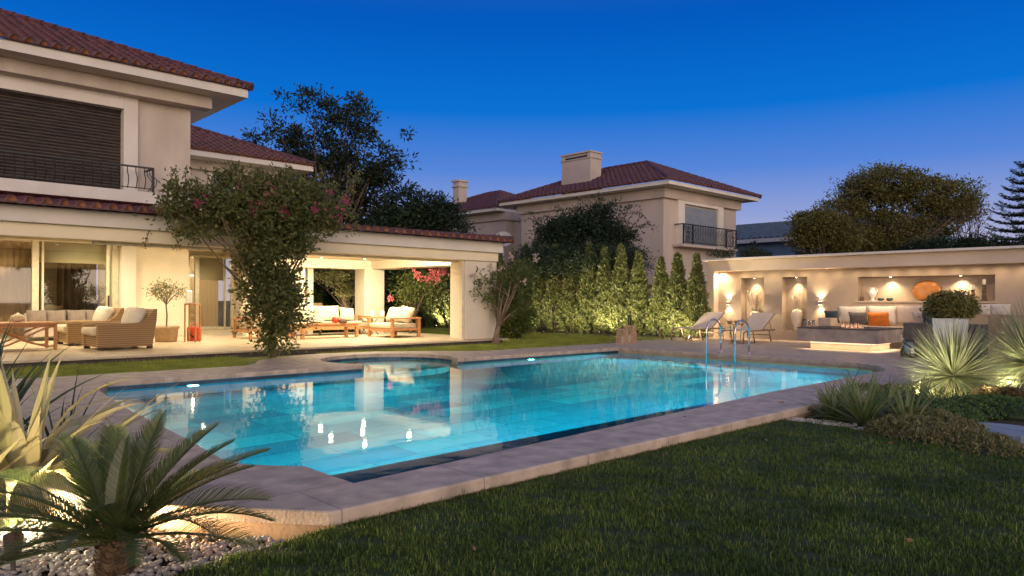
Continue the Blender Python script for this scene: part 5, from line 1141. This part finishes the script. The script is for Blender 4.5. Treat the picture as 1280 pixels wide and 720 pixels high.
def gl(px, py, rx, h_): p = G(px, py, -.1); return (p[0] + .14, p[1] + .22, rx, rx, h_)
mounds('ground_cover', 'silvery green low shrub spreading along the pebble edge', [gl(1165, 548, .45, .22), gl(1195, 556, .40, .2), gl(1225, 560, .38, .2), gl(1180, 538, .45, .25), gl(1255, 565, .34, .18), gl(1212, 548, .40, .22), gl(1272, 572, .3, .15)], 2600, 14, 'leaf_ground', 5)
mounds('ground_cover', 'darker green mossy shrub behind the stepping stone', [gl(1200, 525, .42, .25), gl(1235, 520, .42, .26), gl(1262, 516, .4, .24), gl(1290, 522, .4, .26), gl(1215, 532, .35, .2)], 1500, 14, 'leaf_moss', 6)
mounds('ground_cover', 'low bright cover at the foot of the spiky plants', [gl(1110, 520, .5, .12), gl(1060, 515, .45, .1), gl(1125, 500, .45, .24), gl(1150, 497, .45, .2), gl(1100, 496, .4, .2), gl(1170, 505, .3, .18), gl(1225, 505, .4, .18), gl(1262, 505, .4, .18)], 1500, 12, 'leaf_ground', 7)
mounds('ground_cover', 'reddish heather like cover right of the spiky plant', [gl(1255, 508, .25, .28), gl(1280, 508, .3, .3)], 400, 12, 'leaf_red', 8)
p = G(1262, 541, -.06); b = MB(); b.prism([(.42 * math.cos(a) * (1 + .08 * math.sin(3 * a)), .30 * math.sin(a)) for a in [k * PI / 12 for k in range(24)]], -.05, .03); o = b.build('stepping_stone', 'stepping_stone', bevel=.012); o.location = (p[0], p[1], -.05); o.rotation_euler = (0, 0, .8); tag(o, 'flat bluish stepping stone among the ground cover', 'stepping stone')
# pebbles
def pebbles(name, label, P, z, r, seed, layers=1):
    bm = bmesh.new(); bmesh.ops.create_icosphere(bm, subdivisions=2, radius=1); me = bpy.data.meshes.new('t'); bm.to_mesh(me); bm.free()
    v0 = np.array([v.co for v in me.vertices]); f0 = np.array([p.vertices for p in me.polygons]); rg = np.random.default_rng(seed); n = len(P)
    s = r * rg.uniform(.55, 1.25, (n, 1)) * np.column_stack([rg.uniform(.8, 1.3, n), rg.uniform(.7, 1.1, n), rg.uniform(.45, .7, n)]); a = rg.uniform(0, 2 * PI, n); tl = rg.normal(size=n) * .3
    V = v0[None] * s[:, None, :]; V = V * (1 + .12 * np.sin(v0[None, :, :1] * 3 + a[:, None, None])); ca, sa = np.cos(a)[:, None], np.sin(a)[:, None]
    ct, st = np.cos(tl)[:, None], np.sin(tl)[:, None]; y = V[..., 1] * ct - V[..., 2] * st; zz = V[..., 1] * st + V[..., 2] * ct; x = V[..., 0]
    V = np.stack([x * ca - y * sa + P[:, :1], x * sa + y * ca + P[:, 1:2], zz + z + s[:, 2:3] * .5 + rg.uniform(0, .5, (n, 1)) * r * (layers - 1)], -1)
    F = (f0[None] + (np.arange(n) * len(v0))[:, None, None]).reshape(-1, 3); o = npmesh(name, V.reshape(-1, 3), F, 'pebble_mix', None, True); tag(o, label, 'pebbles', kind='stuff'); return o
leafmat('pebble_mix', [(.56, .50, .43), (.42, .37, .33), (.64, .58, .51), (.30, .27, .25), (.52, .40, .30)], 0, .75, .2)
rg = np.random.default_rng(20); bedp = [(-1, .2), (1.24, 1.5)] + el + [(2.2, 3.86), (1.79, 4.4), (1.22, 5.25), (.8, 6.2), (-1, 6.2)]
P = scatter(bedp, 32000, rg); P = P[(CA * P[:, 0] + SA * P[:, 1]) > 2.6]; pebbles('pebbles', 'white river pebbles around the cycad palm', P, BED - .01, .0175, 1, 2)
P = []
for i in range(len(er) - 1):
    a, b_ = np.array(er[i]), np.array(er[i + 1]); n = int(np.linalg.norm(b_ - a) * 520); q = rg.random((n, 1)); d = (b_ - a) / np.linalg.norm(b_ - a); nn = np.array([-d[1], d[0]])
    P.append(a + (b_ - a) * q + nn * rg.uniform(-.03, .34, (n, 1)))
P = np.concatenate(P); pebbles('pebbles', 'grey white pebble edging between lawn and right bed', P, -.125, .019, 2, 2)
# ================================================================== GARDEN AT THE LEFT
def frond(L, seed, droop, n=74):
    """one pinnate leaf along +X, rising; returns rachis and leaflets in one mesh"""
    rg = random.Random(seed); b = MB(); pts = []; p = Vector((0, 0, 0)); e = 0.0
    S = 24
    for i in range(S + 1): pts.append(p.copy()); t = i / S; e = -droop * t ** 1.3; p = p + Vector((math.cos(e), 0, math.sin(e))) * L / S
    b.tube(pts, [.008 * (1 - .8 * i / S) + .0015 for i in range(S + 1)], 5)
    for k in range(n):
        t = .10 + .9 * k / (n - 1); i = min(S - 1, int(t * S)); c = pts[i].lerp(pts[i + 1], t * S - i); d = (pts[i + 1] - pts[i]).normalized(); up = Vector((0, 1, 0)).cross(d) * -1
        ll = .235 * math.sin(PI * min(.97, .12 + .85 * t)) ** .6 * L / .9 * rg.uniform(.93, 1.05)
        for s in (1, -1):
            dv = (d * (.55 + .55 * t) + Vector((0, s, 0)) * .9 + up * (.42 + rg.uniform(-.06, .06))).normalized(); w = .0068
            q0 = c; q1 = c + dv * ll * .55; q2 = c + (dv + d * .12 - up * .12).normalized() * ll
            b.add([q0 - d * w * .6, q0 + d * w * .6, q1 + d * w * .5, q1 - d * w * .5, q2], [(0, 1, 2, 3), (3, 2, 4)])
    return b
p = G(146, 716, BED); cyc = thing('cycad', 'sago palm with arching feathery fronds in the left foreground', 'cycad palm', (p[0], p[1], BED))
b = MB(); rgc = random.Random(2); b.lathe([(.075, -.03), (.09, .05), (.095, .09), (.085, .14), (.06, .18)], 16)
for k in range(150):
    z = rgc.uniform(0, .18); a = k * 2.4; rr = .08; strap(b, (rr * math.cos(a), rr * math.sin(a), z), a, .9, rgc.uniform(.035, .065), .028, -.6, 2, tip=.4)
b.build('trunk', 'cyc_trunk', cyc)
# fronds: heading is relative to the view's right, elevation from the horizontal
FR = [(-5, 32, .86, .7), (10, 24, .84, .8), (-14, 14, .8, .55), (25, 42, .9, .55), (48, 55, .80, .4), (78, 66, .70, .35), (112, 62, .70, .4), (150, 58, .75, .6), (168, 38, .85, .7), (185, 30, .9, .8), (200, 20, .85, .6), (215, 36, .85, .9), (178, 12, .8, .45), (-25, 34, .8, 1.0), (-50, 30, .62, 1.1), (-100, 40, .5, 1.2), (-75, 60, .5, 1.0), (60, 38, .7, .7), (130, 40, .75, .7), (240, 26, .7, .9), (225, 8, .75, .5), (95, 82, .55, .25), (30, 60, .7, .35), (160, 72, .6, .3), (2, 45, .75, .5), (18, 52, .78, .45), (65, 72, .72, .3), (120, 66, .68, .4), (140, 52, .74, .55), (-35, 20, .62, .8), (195, 44, .72, .7), (100, 48, .7, .6), (40, 34, .8, .5)]
for i, (az, el_, L, dr_) in enumerate(FR):
    b = frond(L, i, dr_); o = b.build('frond', 'leaf_cycad', cyc); o.scale = (.95, .95, .95); o.location = (.03 * math.cos(R(az)), .03 * math.sin(R(az)), .17); o.rotation_euler = (0, -R(el_), LAX + R(az))
    o.rotation_euler.rotate_axis('X', R(random.Random(i).uniform(-18, 18)))
# broad golden leaves behind
def clump2(name, label, p, n, L, w, seed, m, el=(.75, 1.5), droop=.5, twist=1.2, cat='plant', grp=None, prof=None):
    t = thing(name, label, cat, p, 0, grp); rg = random.Random(seed); b = MB()
    for i in range(n):
        az = rg.uniform(0, 2 * PI); r = rg.uniform(0, .12); strap(b, (r * math.cos(az), r * math.sin(az), 0), az + rg.uniform(-.3, .3), rg.uniform(*el), L * rg.uniform(.65, 1.1), w * rg.uniform(.75, 1.15), droop * rg.uniform(.1, 1.6), 9, twist=rg.uniform(-twist, twist), wprof=lambda q: (.5 + .6 * math.sin(PI * min(1, q * .9 + .15))) * (1 - q ** 2.5))
    b.build('leaves', m, t); return t
p = G(30, 622, BED); clump2('golden_agave', 'broad yellow lit sword leaves behind the cycad at the left edge', (p[0], p[1], BED), 56, 1.2, .12, 5, 'leaf_gold', (.45, 1.45), 1.3)
p = G(5, 600, BED); clump2('flax_plant', 'dark green upright sword leaves at the far left edge', (p[0] - .2, p[1] + .3, BED), 44, 1.3, .065, 6, 'leaf_spike', (.8, 1.5), .5, .6)
p = G(75, 570, BED); clump2('flax_plant', 'thin dark spiky leaves right of the golden leaves', (p[0], p[1], BED), 16, .9, .028, 8, 'leaf_spike', (.7, 1.45), .45, .5)
p = G(-40, 560, BED); clump2('flax_plant', 'dark sword leaves cut by the left picture edge', (p[0], p[1], BED), 24, 1.3, .05, 9, 'leaf_spike', (.9, 1.5), .4, .6)
p = G(-70, 640, BED); clump2('golden_agave', 'yellow lit sword leaves mostly beyond the left edge', (p[0], p[1], BED), 18, .8, .08, 15, 'leaf_gold', (.6, 1.4), .6)

# garden spotlights
def garden_spot(px, py, label, target, W, z=BED, size=100, col=(1, .82, .5), h_=.14, e='lamp_flood', D=None, loc=None):
    p = loc or G(px, py, z); t = thing('garden_spotlight', label, 'spotlight', (p[0], p[1], z), 0, 'garden spotlights'); d = (Vector(target) - Vector((p[0], p[1], z + h_))).normalized()
    b = MB(); b.tube([(0, 0, -.05), (0, 0, h_ - .03)], .012, 8); b.build('stake', 'concrete_dark', t)
    b = MB(); b.tube([Vector((0, 0, h_)) - d * .07, Vector((0, 0, h_)) + d * .06], [.035, .048], 16); b.build('housing', 'carved_wood', t, smooth=False)
    b = MB(); c = Vector((0, 0, h_)) + d * .062; b.tube([c, c + d * .003], [.04, .04], 16); b.build('lens', e, t)
    lamp('SPOT', Vector((p[0], p[1], z + h_)) + d * .09, W, col, target, size, .8, .04); return t
tg = G(20, 560, .4); garden_spot(18, 716, 'brown garden spotlight shining onto the golden leaves in the left corner', (tg[0], tg[1], .45), 130, size=120)
tg = G(60, 560, .3); garden_spot(-30, 668, 'garden spotlight glaring behind the cycad fronds', (tg[0] + .2, tg[1] - .3, -.05), 330, size=140)
lc = G(112, 690, BED); garden_spot(0, 0, 'small ground light under the cycad crown', (lc[0] + .5, lc[1] + .5, .35), 60, loc=(lc[0] - .1, lc[1] + .35), size=150, h_=.06)
lc = G(190, 668, BED); garden_spot(0, 0, 'small ground light hidden beside the coping corner', (lc[0] + .9, lc[1] - .35, BED), 70, loc=(lc[0] - .15, lc[1] - .02), size=160, h_=.09, col=(1, .60, .30))
YC = (1, .90, .58)
for px, py, D, tx, W, lb in ((1139, 483, 9.95, 1192, 150, 'garden spotlight left of the round spiky plant'), (1252, 477, 10.0, 1300, 150, 'garden spotlight between the two spiky plants')):
    lc = AD(px, py, D); q = AD(tx, 450, 10.5); garden_spot(0, 0, lb, (q[0], q[1], .55), W, -.13, loc=lc, size=130, col=YC, h_=.13)
for px, D in ((1185, 9.55), (1235, 9.8), (1262, 10.0)):  # spots without fixtures, added in front to brighten the spiky plants
    lc = AD(px, 490, D); q = AD(px + 10, 450, 10.6); lamp('SPOT', (lc[0], lc[1], .08), 42, YC, (q[0], q[1], .7), 140, 1, .05)
GRN = (1, .82, .50)
for i, (px, W, dx) in enumerate(((650, 330, 0), (748, 420, 0), (690, 230, -.5), (720, 230, -.5), (775, 260, -.6), (805, 320, -.5), (835, 380, -.3), (862, 330, -.2))):  # all but the first two are extras added to light the hedge evenly
    y = AX(px, 421, 20.5)[1]; garden_spot(0, 0, ('garden spotlight at the foot of the lit shrub', 'garden spotlight glowing at the foot of the cypress hedge', 'added hedge fill light in the grass, first right of the lit shrub', 'added hedge fill light in the grass just left of the brightest one', 'added hedge fill light just right of the brightest one', 'added hedge fill light behind the woven lanterns', 'added hedge fill light left of the sun loungers', 'added hedge fill light behind the first sun lounger')[i], (21.6, y, 1.7), W, -.03, loc=(20.5 + dx, y), size=130, col=GRN, h_=.1 if i < 2 else .05, e='lamp_flood' if i < 2 else 'lamp_dim')
p = AX(545, 400, 19.7); garden_spot(0, 0, 'garden spotlight at the hedge behind the terrace', (20.6, p[1], 1.5), 500, -.03, loc=(19.7, p[1]), size=130, col=GRN, h_=.1)
p = AD(430, 410, 26); lamp('SPOT', (p[0], p[1], .2), 200, GRN, (AD(420, 342, 26.6)[0], AD(420, 342, 26.6)[1], 2.2), 80, .8, .05)
# deck glow beside the niche wall
p = AD(862, 421, 23.6); garden_spot(0, 0, 'bright floor light under the left lounger', (22.6, y_left + .15, 1.2), 200, 0, loc=(p[0], p[1]), size=120, h_=.07, col=(1, .78, .5))
lamp('AREA', (22.75, y_left + .45, .1), 90, WARM2, (22.9, y_left + .1, 2.5), 150, sx=.4, sy=.1)
lamp('AREA', (FX + .17, y_left - .45, 2.27), 22, WARM2, (FX + .17, y_left - .3, 0), 150, sx=.15, sy=.15)
for k in range(18): lamp('SPOT', (FX + .06, y_left - .7 - k * (y_left - y_right - 1.2) / 17, zopen - .03), 8, WARM2, (WX - .12, y_left - .7 - k * (y_left - y_right - 1.2) / 17, 0), 172, 1, .03)
lamp('SPOT', AD(1085, 400, 20.3)[:2] + (2.2,), 150, WARM2, AD(1095, 400, 21.8)[:2] + (.3,), 100, 1, .1)

# ================================================================== POOL LAMPS
def pool_lamp(x, y, z, tx, ty, W, label):
    t = thing('pool_lamp', label, 'pool lamp', (x, y, z), 0, 'underwater pool lamps'); d = Vector((tx - x, ty - y, 0)).normalized()
    b = MB(); b.tube([Vector((0, 0, 0)), d * .02], [.11, .10], 20); b.build('rim', 'chrome', t)
    b = MB(); b.tube([d * .021, d * .026], [.085, .085], 20); b.build('lens', 'lamp_pool', t)
    lamp('SPOT', Vector((x, y, z)) + d * .05, W, (.80, .97, 1), Vector((x, y, z)) + d * 5 + Vector((0, 0, -.5)), 170, 1, .1)
px = AY(240, 482, 12.2); pool_lamp(px[0], 12.2, -.24, px[0], 0, 90, 'underwater lamp on the far pool wall at the left end')
px = AY(662, 446, 12.2); pool_lamp(px[0], 12.2, -.24, px[0], 0, 90, 'underwater lamp on the far pool wall right of the round bay')
PC = (.82, .97, 1)
# unseen strips added along the near and left walls to light the basin evenly
for x0, x1, y, ty in ((2.9, 9.3, 5.67, 10), (9.5, 14.2, 5.12, 10)):
    lamp('AREA', ((x0 + x1) / 2, y, -.72 if x0 < 5 else -.3), 230, PC, ((x0 + x1) / 2, ty, -1.6), 170, sx=x1 - x0, sy=.08)
lamp('AREA', (2.75, 8.5, -.22), 80, PC, (7, 8.5, -1.6), 170, sx=.08, sy=5)
for x, y, tx, ty in ((15.5, 7.0, 8, 7), (15.5, 9.2, 8, 9), (15.5, 11.2, 8, 10), (13.6, 12.05, 13, 6), (5.2, 12.1, 5, 6), (7.0, 12.1, 7, 6)):  # bare invisible spots added at the walls to fill the water with light
    lamp('SPOT', (x, y, -.3), 500, PC, (tx, ty, -1.2), 170, 1, 0)
lamp('POINT', (8.95, 13.2, -.25), 75, PC, radius=0)

# ================================================================== SKY, SUNSET GLOW, CAMERA
w = bpy.data.worlds.new('World'); scene.world = w; w.use_nodes = True; nt = w.node_tree; nt.nodes.clear(); N = nt.nodes; Lk = nt.links
out = N.new('ShaderNodeOutputWorld'); bg = N.new('ShaderNodeBackground'); bg.inputs[1].default_value = .1
tc = N.new('ShaderNodeTexCoord'); sp = N.new('ShaderNodeSeparateXYZ'); Lk.new(tc.outputs['Generated'], sp.inputs[0])
cr = N.new('ShaderNodeValToRGB'); el_ = cr.color_ramp.elements
stops = [(0.0, (.66, .56, .66)), (.05, (.52, .49, .66)), (.11, (.29, .36, .67)), (.175, (.09, .235, .69)), (.25, (.002, .165, .65)), (.36, (.0, .10, .52)), (.50, (.03, .09, .34)), (1.0, (.44, .42, .50))]
while len(el_) < len(stops): el_.new(.5)
for e, (p_, c_) in zip(el_, stops): e.position = p_; e.color = rgba(c_)
Lk.new(sp.outputs['Z'], cr.inputs[0])
# afterglow of the set sun behind the camera
dt = N.new('ShaderNodeVectorMath'); dt.operation = 'DOT_PRODUCT'; dt.inputs[1].default_value = (-.45, -.89, 0); Lk.new(tc.outputs['Generated'], dt.inputs[0])
m1 = N.new('ShaderNodeMapRange'); m1.inputs[1].default_value = -.1; m1.inputs[2].default_value = .9; m1.interpolation_type = 'SMOOTHSTEP'; Lk.new(dt.outputs['Value'], m1.inputs[0])
m2 = N.new('ShaderNodeMapRange'); m2.inputs[1].default_value = .0; m2.inputs[2].default_value = .55; m2.inputs[3].default_value = 1; m2.inputs[4].default_value = 0; m2.interpolation_type = 'SMOOTHSTEP'; Lk.new(sp.outputs['Z'], m2.inputs[0])
mm = N.new('ShaderNodeMath'); mm.operation = 'MULTIPLY'; Lk.new(m1.outputs[0], mm.inputs[0]); Lk.new(m2.outputs[0], mm.inputs[1])
mx = N.new('ShaderNodeMix'); mx.data_type = 'RGBA'; Lk.new(mm.outputs[0], mx.inputs[0]); Lk.new(cr.outputs[0], mx.inputs[6]); mx.inputs[7].default_value = (2.3, 1.75, 1.3, 1)
sky = N.new('ShaderNodeTexSky'); sky.sky_type = 'NISHITA'; sky.sun_disc = False; sky.sun_elevation = R(1.0); sky.sun_rotation = R(207)
sc_ = N.new('ShaderNodeVectorMath'); sc_.operation = 'SCALE'; sc_.inputs['Scale'].default_value = 10; Lk.new(mx.outputs[2], sc_.inputs[0])
ns = N.new('ShaderNodeVectorMath'); ns.operation = 'SCALE'; ns.inputs['Scale'].default_value = .01; Lk.new(sky.outputs[0], ns.inputs[0])
ad = N.new('ShaderNodeVectorMath'); ad.operation = 'ADD'; Lk.new(sc_.outputs[0], ad.inputs[0]); Lk.new(ns.outputs[0], ad.inputs[1])
Lk.new(ad.outputs[0], bg.inputs[0]); Lk.new(bg.outputs[0], out.inputs[0])
s = bpy.data.lights.new('afterglow', 'SUN'); s.energy = 1.45; s.angle = R(50); s.color = (1, .82, .64)
so = bpy.data.objects.new('afterglow', s); COL.objects.link(so); so.rotation_euler = Vector((.45, .89, -.16)).to_track_quat('-Z', 'Y').to_euler()

cam = bpy.data.cameras.new('camera'); co = bpy.data.objects.new('camera', cam); COL.objects.link(co); scene.camera = co
co.location = (0, 0, CAMZ); cam.sensor_width = 36; cam.lens = FOC / 1280 * 36; cam.clip_end = 2000; cam.clip_start = .05
m = Matrix(((RIGHT[0], 0, -FWD[0]), (RIGHT[1], 0, -FWD[1]), (0, 1, 0))).to_4x4()
co.matrix_world = Matrix.Translation(co.location) @ m @ Matrix.Rotation(ROLL, 4, 'Z')
cam.shift_y = (HOR - 360) / 1280
scene.view_settings.view_transform = 'Standard'; scene.view_settings.look = 'None'; scene.view_settings.exposure = 0; scene.view_settings.gamma = 1
cy = scene.cycles; cy.use_denoising = True; cy.denoiser = 'OPENIMAGEDENOISE'; cy.max_bounces = 7; cy.diffuse_bounces = 3; cy.glossy_bounces = 3; cy.transparent_max_bounces = 12; cy.transmission_bounces = 3
cy.caustics_reflective = False; cy.caustics_refractive = False; cy.sample_clamp_indirect = 4; cy.use_light_tree = True
cy.use_adaptive_sampling = True; cy.adaptive_threshold = .015
